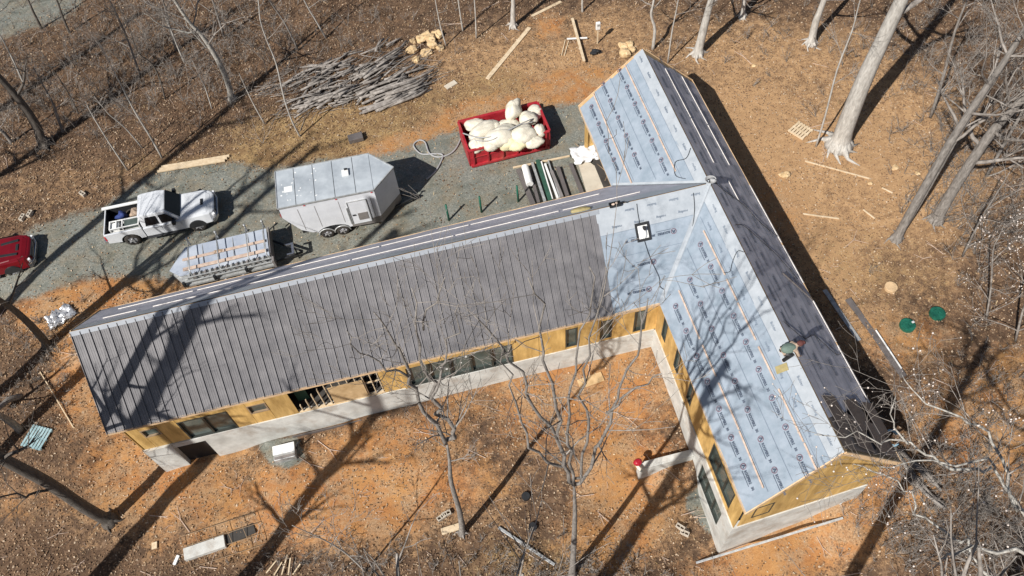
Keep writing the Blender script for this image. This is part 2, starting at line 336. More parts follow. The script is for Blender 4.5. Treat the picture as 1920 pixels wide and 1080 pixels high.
GRAVEL = [[(-200, 620), (-200, 505), (0, 480), (55, 428), (190, 388), (250, 345), (300, 318), (440, 300), (505, 318), (600, 300), (735, 288), (800, 262), (870, 240), (940, 215), (1060, 196), (1110, 190), (1180, 330), (1160, 380), (900, 430), (480, 530), (330, 525), (245, 518), (170, 522), (120, 535), (60, 560), (0, 572)],
          [(-300, 130), (-60, 90), (0, 75), (60, 55), (110, 40), (150, 10), (170, -60), (-300, -60)], [(480, 830), (555, 815), (575, 860), (545, 880), (505, 870)], [(1285, 930), (1325, 900), (1345, 975), (1335, 1010), (1290, 960)]]
def polymask(px, py, poly, soft):
    ins = np.zeros(px.shape, bool); dmin = np.full(px.shape, 1e9); n = len(poly)
    for i in range(n):
        (x1, y1), (x2, y2) = poly[i], poly[(i + 1) % n]
        c = ((y1 > py) != (y2 > py)) & (px < (x2 - x1) * (py - y1) / ((y2 - y1) or 1e-9) + x1); ins ^= c
        L2 = (x2 - x1) ** 2 + (y2 - y1) ** 2; t = np.clip(((px - x1) * (x2 - x1) + (py - y1) * (y2 - y1)) / L2, 0, 1)
        dmin = np.minimum(dmin, np.hypot(px - x1 - t * (x2 - x1), py - y1 - t * (y2 - y1)))
    return np.clip(.5 + np.where(ins, dmin, -dmin) / soft * .5, 0, 1)
def masks(X, Y, Z):
    px, py = proj(X, Y, Z); f = (X - CAM[0]) * CF[0] + (Y - CAM[1]) * CF[1] + (Z - CAM[2]) * CF[2]; ok = f > 5
    px = np.where(ok, px, 5000.); py = np.where(ok, py, 5000.)
    g = np.zeros_like(px)
    for i, p in enumerate(GRAVEL): g = np.maximum(g, polymask(px, py, p, 22 if i < 2 else 12))
    g = g * ok
    return .9 * blobs(px, py, CLAY) * ok, blobs(px, py, TAN) * ok, blobs(px, py, STRAW) * ok, g
def axis(a, b, st, far):
    mid_ = list(np.arange(a, b + 1e-6, st)); lo = []; hi = []; x = a; d = st
    while x > -far: d *= 1.25; x -= d; lo.append(x)
    x = b; d = st
    while x < far: d *= 1.25; x += d; hi.append(x)
    return np.array(lo[::-1] + mid_ + hi)
xs = axis(-44, 32, .2, 500); ys = axis(-17, 36, .2, 500)
GX, GY = np.meshgrid(xs, ys); GZ = height(GX, GY)
mk = masks(GX, GY, GZ)
nx, ny = len(xs), len(ys)
idx = np.arange(nx * ny).reshape(ny, nx)
quads = np.stack([idx[:-1, :-1], idx[:-1, 1:], idx[1:, 1:], idx[1:, :-1]], -1).reshape(-1, 4)
gf = (mk[3].ravel()[quads].mean(1) > .02)
def np_mesh(name, co, faces, mats, attr=None, mi=None, an='mask'):
    me = bpy.data.meshes.new(name); k = faces.shape[1]
    me.vertices.add(len(co)); me.vertices.foreach_set('co', co.astype(np.float32).ravel())
    me.loops.add(faces.size); me.loops.foreach_set('vertex_index', faces.astype(np.int32).ravel())
    me.polygons.add(len(faces)); me.polygons.foreach_set('loop_start', np.arange(0, faces.size, k, dtype=np.int32))
    for m in mats: me.materials.append(m)
    if attr is not None:
        a = me.attributes.new(an, 'FLOAT_COLOR', 'POINT'); a.data.foreach_set('color', attr.astype(np.float32).ravel())
    me.update(calc_edges=True); me.validate(); return me
allco = np.stack([GX.ravel(), GY.ravel(), GZ.ravel()], 1); allm = np.stack([m.ravel() for m in mk], 1)
def sub(name, sel):
    fq = quads[sel]; u, inv = np.unique(fq, return_inverse=True)
    me = np_mesh(name, allco[u], inv.reshape(-1, 4), [M['ground']], allm[u]); me.polygons.foreach_set('use_smooth', [True] * len(me.polygons))
    return struct(link(name, me))
sub('ground', ~gf); sub('gravel_driveway', gf)

# ------------------------------------------------------------------ the house
HE, HR = 3.2, 6.3
A0, A1 = np.array([-23.86, -3.67, HE]), np.array([.05, -.14, HE])
AR0, J = np.array([-24.49, -.5, HR]), np.array([2.58, 3.75, HR])
AN0, NV = np.array([-25.33, 2.52, HE]), np.array([-1.02, 6.72, HE])
BW0, BW1 = np.array([-1.93, 12.37, HE]), np.array([1.49, -9.74, HE])
BR0, BR1 = np.array([1.23, 12.69, HR]), np.array([4.59, -8.89, HR])
BE0, BE1 = np.array([4.21, 13.39, HE]), np.array([7.8, -8.43, HE])
house = thing('house', 'long L-shaped unfinished house with grey metal and blue underlay roof', 'house', (-5, 2, 0))
HP = house
_inv = Matrix.Translation(-house.location)
def hobj(mb, name, mats, **k):
    o = mb.obj(name, mats, HP, **k); o.matrix_parent_inverse = _inv; return o
def hlink(name, me, parent=None):
    o = link(name, me, parent or HP)
    if parent is None: o.matrix_parent_inverse = _inv
    return o
class Slope:
    def __init__(s, E0, E1, R0, R1):
        s.E0, s.E1, s.R0, s.R1 = E0, E1, R0, R1
        n = np.cross(E1 - E0, R0 - E0); n /= np.linalg.norm(n); s.n = n if n[2] > 0 else -n
        s.ex = (E1 - E0) / np.linalg.norm(E1 - E0)
    def L(s, t): return lerp(s.E0, s.R0, t), lerp(s.E1, s.R1, t)
    def P(s, u, t, off=0.):                      # u metres along from side 0, t eave->ridge
        a, b = s.L(t); d = (b - a) / np.linalg.norm(b - a); return a + d * u + s.n * off
    def len(s, t): a, b = s.L(t); return np.linalg.norm(b - a)
SA = Slope(A0, A1, AR0, J); SN = Slope(AN0, NV, AR0, J); SB = Slope(BW0, BW1, BR0, BR1); SE = Slope(BE0, BE1, BR0, BR1)
# west slope of B is cut by the A roof between the two valleys: keep the quad, A meets it along the valleys
def deck(E0_, E1_, R1_, R0_, nn, n=14, m=4):
    vs = []; fs = []
    for lay in (-.005, -.16):
        for j in range(m + 1):
            for i in range(n + 1): vs.append(lerp(lerp(E0_, E1_, i / n), lerp(R0_, R1_, i / n), j / m) + nn * lay)
    q = (n + 1) * (m + 1); ix = lambda i, j, l: l * q + j * (n + 1) + i
    for j in range(m):
        for i in range(n):
            fs.append((ix(i, j, 0), ix(i + 1, j, 0), ix(i + 1, j + 1, 0), ix(i, j + 1, 0))); fs.append((ix(i, j + 1, 1), ix(i + 1, j + 1, 1), ix(i + 1, j, 1), ix(i, j, 1)))
    for i in range(n): fs.append((ix(i, 0, 1), ix(i + 1, 0, 1), ix(i + 1, 0, 0), ix(i, 0, 0))); fs.append((ix(i, m, 0), ix(i + 1, m, 0), ix(i + 1, m, 1), ix(i, m, 1)))
    for j in range(m): fs.append((ix(0, j, 0), ix(0, j + 1, 0), ix(0, j + 1, 1), ix(0, j, 1))); fs.append((ix(n, j, 1), ix(n, j + 1, 1), ix(n, j + 1, 0), ix(n, j, 0)))
    mb = MB(); mb.add(vs, fs); hobj(mb, 'roof_deck', M['ply_raw'])
deck(A0, A1, J, AR0, SA.n); deck(AN0, NV, J, AR0, SN.n)
deck(BW0, NV, J, BR0, SB.n); deck(A1, BW1, BR1, J, SB.n); deck(BE0, BE1, BR1, BR0, SE.n)
# fascia boards along the eaves and rakes
for a, b, nn in ((A0, A1, (.15, -.99)), (A1, BW1, (-.99, -.15)), (BW0, NV, (-.99, -.15)), (BE0, BE1, (.99, .15)), (AN0, NV, (-.15, .99))):
    n3 = np.array([nn[0], nn[1], 0]) * .02; mb = MB(); mb.beam(a + n3 + [0, 0, -.10], b + n3 + [0, 0, -.10], .035, .22); hobj(mb, 'fascia_board', M['fascia'])
for a, b, c in ((A0, AR0, AN0), (BW0, BR0, BE0), (BW1, BR1, BE1)):
    for p, q in ((a, b), (b, c)):
        mb = MB(); mb.beam(p + [0, 0, -.1], q + [0, 0, -.1], .04, .22); hobj(mb, 'rake_board', M['fascia'])
# steel roof panels on the south slope of A
e_end = onplane(1150, 585, A0, SA.n); r_end = onplane(1119.5, 398, A0, SA.n)
e_u = (e_end - A0) @ SA.ex; r_u = (r_end - AR0) @ ((J - AR0) / np.linalg.norm(J - AR0))
NP = 60
RIB = [(0, 0), (.0, .055), (.055, .06), (.085, .004), (.21, .006), (.235, .014), (.27, .014), (.29, .006), (.45, .006), (.475, .014), (.51, .014), (.53, .006), (.70, .006), (.725, .014), (.76, .014), (.78, .006), (.985, .006), (.985, 0)]
for i in range(NP):
    e0, e1 = e_u * i / NP, e_u * (i + 1) / NP; r0, r1 = r_u * i / NP, r_u * (i + 1) / NP
    dt = random.uniform(-.004, .004)
    lo = [SA.P(lerp(e0, e1, x), -.012 + dt, .02 + h) for x, h in RIB]; hi = [SA.P(lerp(r0, r1, x), .985, .02 + h) for x, h in RIB]
    k = len(RIB); mb = MB(); mb.add(lo + hi, [(j, j + 1, k + j + 1, k + j) for j in range(k - 1)])
    hobj(mb, 'roof_panel', M['steel_roof'])
# underlay sheets
def strip(sl_, u0, u1, t0, t1, m, lift, name='underlay_sheet', jag=0.):
    n = max(2, int((u1[0] - u0[0]) / .8)); vs = []
    for j, t in enumerate((t0, t1)):
        for i in range(n + 1):
            f0, f1 = u0[j] / sl_.len(t), u1[j] / sl_.len(t); u = lerp(u0[j], u1[j], i / n); wv = lift + .006 * math.sin(u * 2.1 + t * 9) + .004 * math.sin(u * 5.3 + 1)
            vs.append(sl_.P(u, t, max(wv, .004)))
    mb = MB(); mb.add(vs, [(i, i + 1, n + 1 + i + 1, n + 1 + i) for i in range(n)])
    return hobj(mb, name, m, smooth=True)
def cross_u(sl_, t, a, b):                       # u where the line a-b (valley) meets level t
    q = lerp(a, b, t); p0, _ = sl_.L(t); p1 = sl_.L(t)[1]; d = (p1 - p0) / np.linalg.norm(p1 - p0); return (q - p0) @ d
courses = [(0, .262, .012), (.25, .512, .018), (.50, .762, .024), (.75, .885, .030)]
# B west slope, north and south of the junction
for t0, t1, lf in courses:
    j = random.uniform(-.12, .12)
    strip(SB, (0 + j + .1, 0 + j + .1), (cross_u(SB, t0, NV, J), cross_u(SB, t1, NV, J)), t0 - (.01 if t0 == 0 else 0), t1, M['underlay'], lf)
    strip(SB, (cross_u(SB, t0, A1, J), cross_u(SB, t1, A1, J)), (SB.len(t0) - .02, SB.len(t1) - .02), t0 - (.01 if t0 == 0 else 0), t1, M['underlay'], lf)
strip(SB, (.05, .05), (SB.len(.88), SB.len(1)), .865, 1.0, M['underlay_cap'], .036)
for sl_ in (SE,):
    for t0, t1, lf in [(0, .27, .012), (.26, .53, .018), (.52, .8, .024), (.79, 1., .03)]:
        strip(sl_, (random.uniform(.05, .5),) * 2, (19.5 + t0, 19.5 + t1), t0, t1, M['underlay_shade'], lf)
for t0, t1, lf in [(0, .27, .012), (.26, .53, .018), (.52, .8, .024), (.79, 1., .03)]:
    strip(SN, (.1, .1), (SN.len(t0), SN.len(t1)), t0, t1, M['underlay_shade'] if t1 < 1 else M['underlay_cap'], lf)
# A south slope right of the steel
ms = lambda t: lerp(e_u, r_u, t) - .05
for t0, t1, lf in [(0, .262, .012), (.25, .512, .018), (.50, .76, .024)]:
    strip(SA, (ms(t0), ms(t1)), (SA.len(t0), SA.len(t1)), t0 - (.01 if t0 == 0 else 0), t1, M['underlay'], lf)
strip(SA, (ms(.75), ms(1)), (SA.len(.75), SA.len(1)), .745, .885, M['underlay_cap'], .03)
strip(SA, (ms(.88), ms(1)), (SA.len(.87), SA.len(1)), .87, 1., M['underlay_cap'], .036)
strip(SA, (0, 0), (r_u + .1, r_u + .1), .955, 1.0, M['ridge_metal'], .05, 'ridge_strip')
# valley flashing laid over the sheets
for a, b in ((A1, J), (NV, J)):
    for sl_, sg in ((SA if a is A1 else SN, -1), (SB, 1)):
        mb = MB(); d = (b - a) / np.linalg.norm(b - a); side = np.cross(d, sl_.n); ref = (sl_.E0 if sl_ is not SB else (BW1 if a is A1 else BW0)) - a
        if side @ ref < 0: side = -side
        off = sl_.n * .045; mb.add([a + off, b + off, b + off + side * .14, a + off + side * .14], [(0, 1, 2, 3)]); hobj(mb, 'valley_flashing', M['underlay_cap'])
# printed marks
def text_mesh(txt, size, bold=0.):
    c = bpy.data.curves.new('t', 'FONT'); c.body = txt; c.size = size; c.resolution_u = 2; c.offset = bold
    o = bpy.data.objects.new('t', c); COL.objects.link(o); bpy.context.view_layer.update()
    dg = bpy.context.evaluated_depsgraph_get(); me = o.evaluated_get(dg).to_mesh()
    vs = [tuple(v.co) for v in me.vertices]; fs = [tuple(p.vertices) for p in me.polygons]
    o.evaluated_get(dg).to_mesh_clear(); bpy.data.objects.remove(o); bpy.data.curves.remove(c); return vs, fs
def put(mb, tv, dx, dy, sx=1., sy=1., z=0.):
    vs, fs = tv; mb.add([(x * sx + dx, y * sy + dy, z) for x, y, _ in vs], fs)
def logo_mesh():
    mb = MB(); n = 20; mb.cur = 1
    ring = [(math.cos(a) * .125, math.sin(a) * .125, 0) for a in np.linspace(0, 2 * math.pi, n, endpoint=False)]; inn = [(x * .80, y * .80, 0) for x, y, _ in ring]
    mb.add(ring + inn, [(i, (i + 1) % n, n + (i + 1) % n, n + i) for i in range(n)])
    mb.cur = 0
    mb.add([(-.085, -.05, .0), (-.02, .09, .0), (.02, .09, .0), (.085, -.05, .0), (.03, -.05, .0), (0, .02, .0), (-.03, -.05, .0)], [(0, 6, 5, 1), (1, 5, 2), (2, 5, 4, 3)])
    put(mb, text_mesh('ROOFERS', .15, .006), .17, -.055, .86)
    put(mb, text_mesh('30', .14, .006), .84, -.05)
    mb.add([(.12, -.135, 0), (.78, -.135, 0), (.78, -.115, 0), (.12, -.115, 0)], [(0, 1, 2, 3)])
    return mb.data('printed_logo', [M['ink'], M['ink_red']])
LOGO = logo_mesh()
mb = MB(); put(mb, text_mesh('Builder', .15, .002), 0, 0); WORD1 = mb.data('printed_word', [M['ink_soft']])
mb = MB(); put(mb, text_mesh('roofing', .15, .002), 0, 0); WORD2 = mb.data('printed_word', [M['ink_soft']])
mb = MB(); put(mb, text_mesh('ROOFERS', .17, .012), 0, 0); mb.add([(0, -.09, 0), (.9, -.09, 0), (.9, -.06, 0), (0, -.06, 0)], [(0, 1, 2, 3)]); WORD3 = mb.data('printed_word', [M['ink_soft']])
def place_print(sl_, u, t, me, name, sgn=1, off=.05, sc=1.):
    p = sl_.P(u, t, off); x = sl_.ex * sgn; z = sl_.n; y = np.cross(z, x)
    o = hlink(name, me); m = Matrix(((x[0], y[0], z[0], p[0]), (x[1], y[1], z[1], p[1]), (x[2], y[2], z[2], p[2]), (0, 0, 0, 1)))
    o.matrix_basis = m @ Matrix.Scale(sc, 4); return o
# B west: reading runs from north to south, letters' tops to the ridge
for t, ph in ((.145, .70), (.395, .02), (.645, .05)):
    k = 0
    while True:
        u = ph + 1.255 * k; k += 1
        if u > 22: break
        if u < -.05: continue
        a, b = cross_u(SB, t, NV, J), cross_u(SB, t, A1, J)
        if u + 1.0 > a and u < b + .15: continue
        place_print(SB, u + random.uniform(-.03, .03), t + .0, LOGO, 'printed_logo', 1, .045)
for k in range(18):
    place_print(SB, .3 + 1.22 * k, .925, WORD1 if k % 2 else WORD2, 'printed_word', 1, .055)
    if k > 7: place_print(SB, .9 + 1.22 * k, .80, WORD2, 'printed_word', 1, .055)
for t, ph in ((.40, 23.0), (.155, 23.75), (.64, 22.95)):
    for k in range(-1, 4):
        u = ph + 1.22 * k
        if u - 1.0 < ms(t) + .05 or u > cross_u(SA, t, A1, J) - .15: continue
        place_print(SA, u, t, LOGO, 'printed_logo', -1, .05)
for t, ph in ((.81, 23.2), (.94, 22.9)):
    for k in range(5):
        u = ph + 1.0 * k
        if u < ms(t) + .7 or u > SA.len(t) - .2: continue
        place_print(SA, u, t, WORD2 if t < .9 else WORD1, 'printed_word', -1, .055)
for t in (.15, .4, .66, .88):
    for k in range(0, 17, 1):
        u = .5 + 1.26 * k + (t * 3.3 % 1)
        if u < 19.0: place_print(SE, u, t, WORD3, 'printed_word', -1, .05)
# course lines on the sheets
def line(sl_, u0, u1, t, m, wd=.018, off=.042):
    a = sl_.P(u0, t, off); b = sl_.P(u1, t, off); up = np.cross(sl_.n, sl_.ex) * wd
    mb = MB(); mb.add([a, b, b + up, a + up], [(0, 1, 2, 3)]); hobj(mb, 'printed_line', m)
for t in (.50, .865, .262, .762):
    for s0, s1 in ((.1, cross_u(SB, t, NV, J) - .3 if t < .86 else 9), (cross_u(SB, t, A1, J) + .3 if t < .86 else 9.2, 22.)):
        line(SB, s0, s1, t, M['ink_soft'])
for t in (.262, .512, .745): line(SA, ms(t), cross_u(SA, t, A1, J) - .2, t, M['ink_soft'], .015, .044)
for t in (.26, .52, .79): line(SE, .4, 19.4, t, M['ink_soft'], .03, .045); line(SE, .4, 19.4, t + .012, M['underlay_cap'], .02, .046)
for t in (.13, .39, .66, .20, .46, .73, .90):
    for k in range(9): line(SE, .4 + 2.1 * k + t, 1.6 + 2.1 * k + t, t, M['ink_soft'], .018, .045)
for t in (.26, .52, .79): line(SN, .6, 22.5, t, M['ink_soft'], .02, .045)
for t in (.13, .41, .60, .9):
    for k in range(11): line(SN, .6 + 2.0 * k + t, 1.7 + 2.0 * k + t, t, M['ink_soft'], .02, .045)
# battens
def batten(sl_, u0, u1, t, m, off=.06, wd=.07):
    mb = MB(); mb.beam(sl_.P(u0, t, off), sl_.P(u1, t + random.uniform(-.006, .006), off), wd, .035, up=sl_.n); hobj(mb, 'batten', m)
def run(sl_, segs, t, m, **k):
    for a, b in segs: batten(sl_, a, b, t, m, **k)
run(SB, [(.1, 3.0), (3.05, 6.35)], .235, M['batten']); run(SB, [(.1, 2.4), (2.45, 5.1), (5.15, 7.4)], .735, M['batten'])
run(SB, [(12.7, 15.2), (15.5, 17.0), (17.3, 19.4), (19.45, 21.8)], .245, M['batten']); run(SB, [(10.9, 13.3), (13.5, 14.6), (14.7, 16.5), (16.8, 18.3), (18.7, 20.9), (20.95, 22.0)], .735, M['batten'])
run(SE, [(.8, 4.3), (4.4, 7.3)], .68, M['batten_pale'], wd=.05); run(SE, [(.5, 4), (4.1, 6.8)], .30, M['batten_pale'], wd=.05); run(SE, [(8.2, 9.4)], .55, M['batten_pale'], wd=.05)
run(SE, [(7.7, 11.2), (11.4, 13.5), (14.5, 16.6), (16.8, 19.6)], .02, M['batten_pale'], wd=.09)  # pale boards standing in for the lit fascia along the east eave
run(SN, [(1.2, 4.5), (4.7, 8.6), (8.7, 13.0), (13.1, 17.2), (17.3, 23.5)], .30, M['batten_pale'], wd=.06); run(SN, [(1.0, 2.4), (3.1, 6.9), (7.0, 11.6), (11.7, 16.2), (16.3, 21.0), (21.2, 24.8)], .70, M['batten_pale'], wd=.06)
# ---- walls
FLOOR = .3
def rect_on(P0, d, n, q):                        # pixel corners -> (u,z) box on a wall plane
    pts = [onplane(x, y, P0, n) for x, y in q]; us = sorted((p - P0) @ d for p in pts); zs = sorted(p[2] for p in pts)
    return (us[0] + us[1]) / 2, (us[-1] + us[-2]) / 2, (zs[0] + zs[1]) / 2, (zs[-1] + zs[-2]) / 2
def wallpiece(P0, d, nout, u0, u1, z0, z1, th, m, name, off=0.):
    a = P0 + d * u0; b = P0 + d * u1; o = nout * off
    mb = MB(); mb.prism([(a + o)[:2].tolist() + [z0], (b + o)[:2].tolist() + [z0], (b + o)[:2].tolist() + [z1], (a + o)[:2].tolist() + [z1]], -nout * th)
    return hobj(mb, name, m)
def wall(P0, d, nout, u0, u1, ztop, holes, z0=FLOOR, stepw=1.22):
    cuts = sorted(set([u0, u1] + [h[0] for h in holes] + [h[1] for h in holes]))
    for a, b in zip(cuts[:-1], cuts[1:]):
        if b - a < .02: continue
        hs = sorted([h for h in holes if h[0] <= a + 1e-6 and h[1] >= b - 1e-6], key=lambda h: h[2])
        zz = z0; spans = []
        for h in hs: spans.append((zz, h[2])); zz = h[3]
        spans.append((zz, ztop))
        n = max(1, round((b - a) / stepw))
        for s0, s1 in spans:
            if s1 - s0 < .02: continue
            for i in range(n):
                wallpiece(P0, d, nout, lerp(a, b, i / n) + .008, lerp(a, b, (i + 1) / n) - .008, s0, s1, .03, M['ply'], 'sheathing_panel', random.uniform(0, .004))
def window(P0, d, nout, h, panes=1, fm='frame_dark', depth=.10, sticker=False):
    u0, u1, z0, z1 = h; fw = .06; mb = MB()
    for a, b, c, e in ((u0, u1, z0, z0 + fw), (u0, u1, z1 - fw, z1), (u0, u0 + fw, z0 + fw, z1 - fw), (u1 - fw, u1, z0 + fw, z1 - fw)):
        p, q = P0 + d * a, P0 + d * b; o = nout * .02; mb.prism([[*(p + o)[:2], c], [*(q + o)[:2], c], [*(q + o)[:2], e], [*(p + o)[:2], e]], -nout * (depth + .04))
    for i in range(1, panes):
        u = lerp(u0, u1, i / panes); wd = .05; p, q = P0 + d * (u - wd), P0 + d * (u + wd); mb.prism([[*p[:2], z0 + fw], [*q[:2], z0 + fw], [*q[:2], z1 - fw], [*p[:2], z1 - fw]], -nout * depth)
    fr = hobj(mb, 'window', M[fm]); fr['label'] = 'window'
    del fr['label']
    for i in range(panes):
        a, b = lerp(u0, u1, i / panes) + .05, lerp(u0, u1, (i + 1) / panes) - .05; p, q = P0 + d * a - nout * (depth * .7), P0 + d * b - nout * (depth * .7)
        mb = MB(); mb.prism([[*p[:2], z0 + .04], [*q[:2], z0 + .04], [*q[:2], z1 - .04], [*p[:2], z1 - .04]], -nout * .02); mb.obj('pane', M['glass'], fr)
        if sticker and i in (1, 2):
            for sx, sz, ss in ((.55, .5, .07), (.85, .35 if i == 1 else .75, .10)):
                c = lerp(p, q, sx); mb = MB(); mb.box([*(c + nout * .006)[:2], lerp(z0, z1, sz)], (ss, .004, ss * 1.2), math.atan2(d[1], d[0])); mb.obj('sticker', M['white_plain'], fr)
    return fr
dA = (A1 - A0) / np.linalg.norm(A1 - A0); nA = np.array([dA[1], -dA[0], 0])          # outwards = south
PA = A0 - nA * .35
qA = lambda q: rect_on(PA, dA, nA, q)
w1 = qA([(261, 809), (293, 801), (305, 813), (274, 821)]); w2 = qA([(330.5, 793), (423, 771), (452, 805.5), (363.6, 829)]); w3 = qA([(461, 763), (497, 754), (505, 768), (470.6, 777)])
op = qA([(538.5, 738), (704, 699), (726.6, 737.8), (563.7, 779)]); w4 = qA([(762, 687), (960.6, 646), (962, 683), (769.5, 727)])
w5 = qA([(1061, 618), (1084, 614), (1081, 647), (1060, 651)]); w6 = qA([(1128, 602), (1150, 598), (1145, 632), (1124, 636)]); w7 = qA([(1192, 584), (1215, 581), (1207, 618), (1186, 621)])
LAw = np.linalg.norm(A1 - A0)
w2 = (w2[0], w2[1], max(FLOOR, w2[2]), w2[3]); w4 = (w4[0], w4[1], FLOOR + .02, w4[3]); op = (op[0], op[1], FLOOR + .02, op[3])
ZT = HE - .05
holesA = [w1, w2, w3, op, w4, w5, w6, w7]
print('HOLES', [[round(float(x), 2) for x in h] for h in holesA])
wall(PA, dA, nA, .35, LAw + .12, ZT, holesA)
window(PA, dA, nA, w1, 1, 'frame_tan'); window(PA, dA, nA, w2, 2, depth=.14); window(PA, dA, nA, w3, 1, 'frame_tan'); window(PA, dA, nA, w4, 5, depth=.16, sticker=True)
for h in (w5, w6, w7): window(PA, dA, nA, h, 1, depth=.1)
# trim boards framing the long window
for a, b, c, e in ((w4[0] - .28, w4[0] - .02, FLOOR, w4[3] + .2), (w4[0] - .28, w4[1] + .15, w4[3] + .03, w4[3] + .28)):
    wallpiece(PA, dA, nA, a, b, c, e, .05, M['ply'], 'trim_board', .06 if e > w4[3] + .25 else .058)
# studs in the open bay
for i in range(12):
    u = lerp(op[0] + .2, op[1] - .05, i / 11); top = op[3] if i > 3 else lerp(.9, op[3], i / 4)
    wallpiece(PA, dA, nA, u - .02, u + .02, op[2], top, .09, M['lumber'], 'stud', -.02)
ub = lerp(op[0], op[1], .42); wallpiece(PA, dA, nA, ub, ub + 1.55, op[2] + .12, op[3] - .35, .02, M['ply_raw'], 'loose_panel', .02)
wallpiece(PA, dA, nA, op[0], op[1], op[2] - .04, op[2] + .03, .12, M['lumber'], 'sill_plate', -.005)
wallpiece(PA, dA, nA, op[0] + .02, op[0] + .55, op[2], op[3], .02, M['green_paint'], 'painted_board', -.6)
for i in range(5):
    u = lerp(op[0] + .7, op[1] - .4, i / 4); wallpiece(PA, dA, nA, u, u + .28, .9, 1.0, .16, M['white_plain'], 'stored_carton', -1.1)
wallpiece(PA, dA, nA, op[0] + 2.2, op[1], 1.35, 1.42, .05, M['lumber'], 'blocking', -.10)
# foundation of A
def found(P0, d, nout, u0, u1, z0, z1=FLOOR, off=.05):
    return wallpiece(P0, d, nout, u0, u1, z0, z1, .25, M['concrete'], 'foundation_wall', off)
found(PA, dA, nA, .3, 1.5, -3.2, off=.12); found(PA, dA, nA, 2.9, LAw + .1, -3.2)
wallpiece(PA, dA, nA, 1.5, 2.9, -.1, FLOOR, .25, M['concrete'], 'foundation_wall', .05)
wallpiece(PA, dA, nA, 1.5, 2.9, -3, -.1, .05, M['black_trim'], 'opening_shade_panel', -.12)  # black panel painting in the shade of the basement doorway
o = wallpiece(PA, dA, nA, 2.9 + 3.6, 2.9 + 9.0, -1.75, -1.45, .04, M['brown_metal'], 'grey_flashing', .22)
# B west wall (courtyard side)
dB = (BW1 - A1) / np.linalg.norm(BW1 - A1); nB = np.array([dB[1], -dB[0], 0]); nB = nB if nB[0] < 0 else -nB
PB = A1 - nB * .10; LBw = np.linalg.norm(BW1 - A1)
qB = lambda q: rect_on(PB, dB, nB, q)
b1 = qB([(1248, 598), (1254, 610), (1245, 645), (1238, 629)]); b2 = qB([(1270, 657), (1279, 669), (1269, 703), (1261, 688)]); b3 = qB([(1295, 718), (1303, 733), (1292, 767), (1284, 749)]); b4 = qB([(1340.6, 833), (1380, 932), (1364.5, 950), (1328, 854.5)]); b5 = qB([(1321, 873), (1356, 965.6), (1345, 981), (1305.4, 892.5)])
print('BH', [[round(float(x), 2) for x in h] for h in (b1, b2, b3, b4, b5)])
fixz = lambda h, a, b: (h[0], h[1], a, b)
b1 = fixz(b1, max(b1[2], 1.0), min(b1[3], 2.8)); b2 = fixz(b2, max(b2[2], 1.0), min(b2[3], 2.8)); b3 = fixz(b3, max(b3[2], 1.0), min(b3[3], 2.8)); b4 = fixz(b4, max(b4[2], .7), min(b4[3], 2.9))
wall(PB, dB, nB, -.36, LBw - .3, ZT, [b1, b2, b3, b4])
for h in (b1, b2, b3): window(PB, dB, nB, h, 1)
window(PB, dB, nB, b4, 3)
b5 = fixz(b5, max(b5[2], -2.6), min(b5[3], -.1))
for a, b, c, e in ((-.36, b5[0], -4, FLOOR), (b5[0], b5[1], -4, b5[2]), (b5[0], b5[1], b5[3], FLOOR), (b5[1], LBw - .25, -4, FLOOR)):
    wallpiece(PB, dB, nB, a, b, c, e, .25, M['concrete'], 'foundation_wall', .06)
window(PB, dB, nB, b5, 3)
# south gable of B
dS = (BE1 - BW1); dS[2] = 0; LS = np.linalg.norm(dS); dS /= LS; nS = np.array([dS[1], -dS[0], 0]); PS = BW1 - nS * .3
gb = (.30, LS - .4)
def gable(P0, d, nout, L_, z0, m):
    n = 6; apex = L_ / 2
    top = lambda u: HE - .15 + (HR - HE) * (1 - abs(u - apex) / apex) - .05
    us = [lerp(gb[0], L_ - gb[0], i / n) for i in range(n + 1)]
    for a, b in zip(us[:-1], us[1:]):
        a2, b2 = a + .004, b - .004; p, q = P0 + d * a2, P0 + d * b2
        ring = [[*p[:2], z0], [*q[:2], z0], [*q[:2], top(b2)]]
        if a2 < apex < b2: r = P0 + d * apex; ring.append([*r[:2], top(apex)])
        ring.append([*p[:2], top(a2)]); mb = MB(); mb.prism(ring, -nout * .03); hobj(mb, 'sheathing_panel', m)
gable(PS, dS, nS, LS, FLOOR, M['ply'])
wallpiece(PS, dS, nS, .25, LS - .3, -4, FLOOR - .003, .25, M['concrete'], 'foundation_wall', .05)
window(PS, dS, nS, (.75, 1.55, 1.0, 2.2), 1, depth=.05)
# north gable, west gable and hidden long walls
dN = (BE0 - BW0); dN[2] = 0; LN = np.linalg.norm(dN); dN /= LN; nN = np.array([-dN[1], dN[0], 0]); gable(BW0 - nN * .3, dN, nN, LN, FLOOR, M['ply'])
dW = (A0 - AN0); dW[2] = 0; LW = np.linalg.norm(dW); dW /= LW; nW = np.array([dW[1], -dW[0], 0]); nW = nW if nW[0] < 0 else -nW; gable(AN0 - nW * .3, dW, nW, LW, FLOOR, M['ply'])
wallpiece(AN0 - nW * .3, dW, nW, .3, LW - .3, -3.4, FLOOR - .003, .25, M['concrete'], 'foundation_wall', .05)
dNn = (NV - AN0) / np.linalg.norm(NV - AN0); nNn = np.array([-dNn[1], dNn[0], 0]); wall(AN0 - nNn * .35, dNn, nNn, .35, 24.2, ZT, [])
wallpiece(AN0 - nNn * .35, dNn, nNn, .3, 24.3, -1.5, FLOOR - .003, .25, M['concrete'], 'foundation_wall', .05)
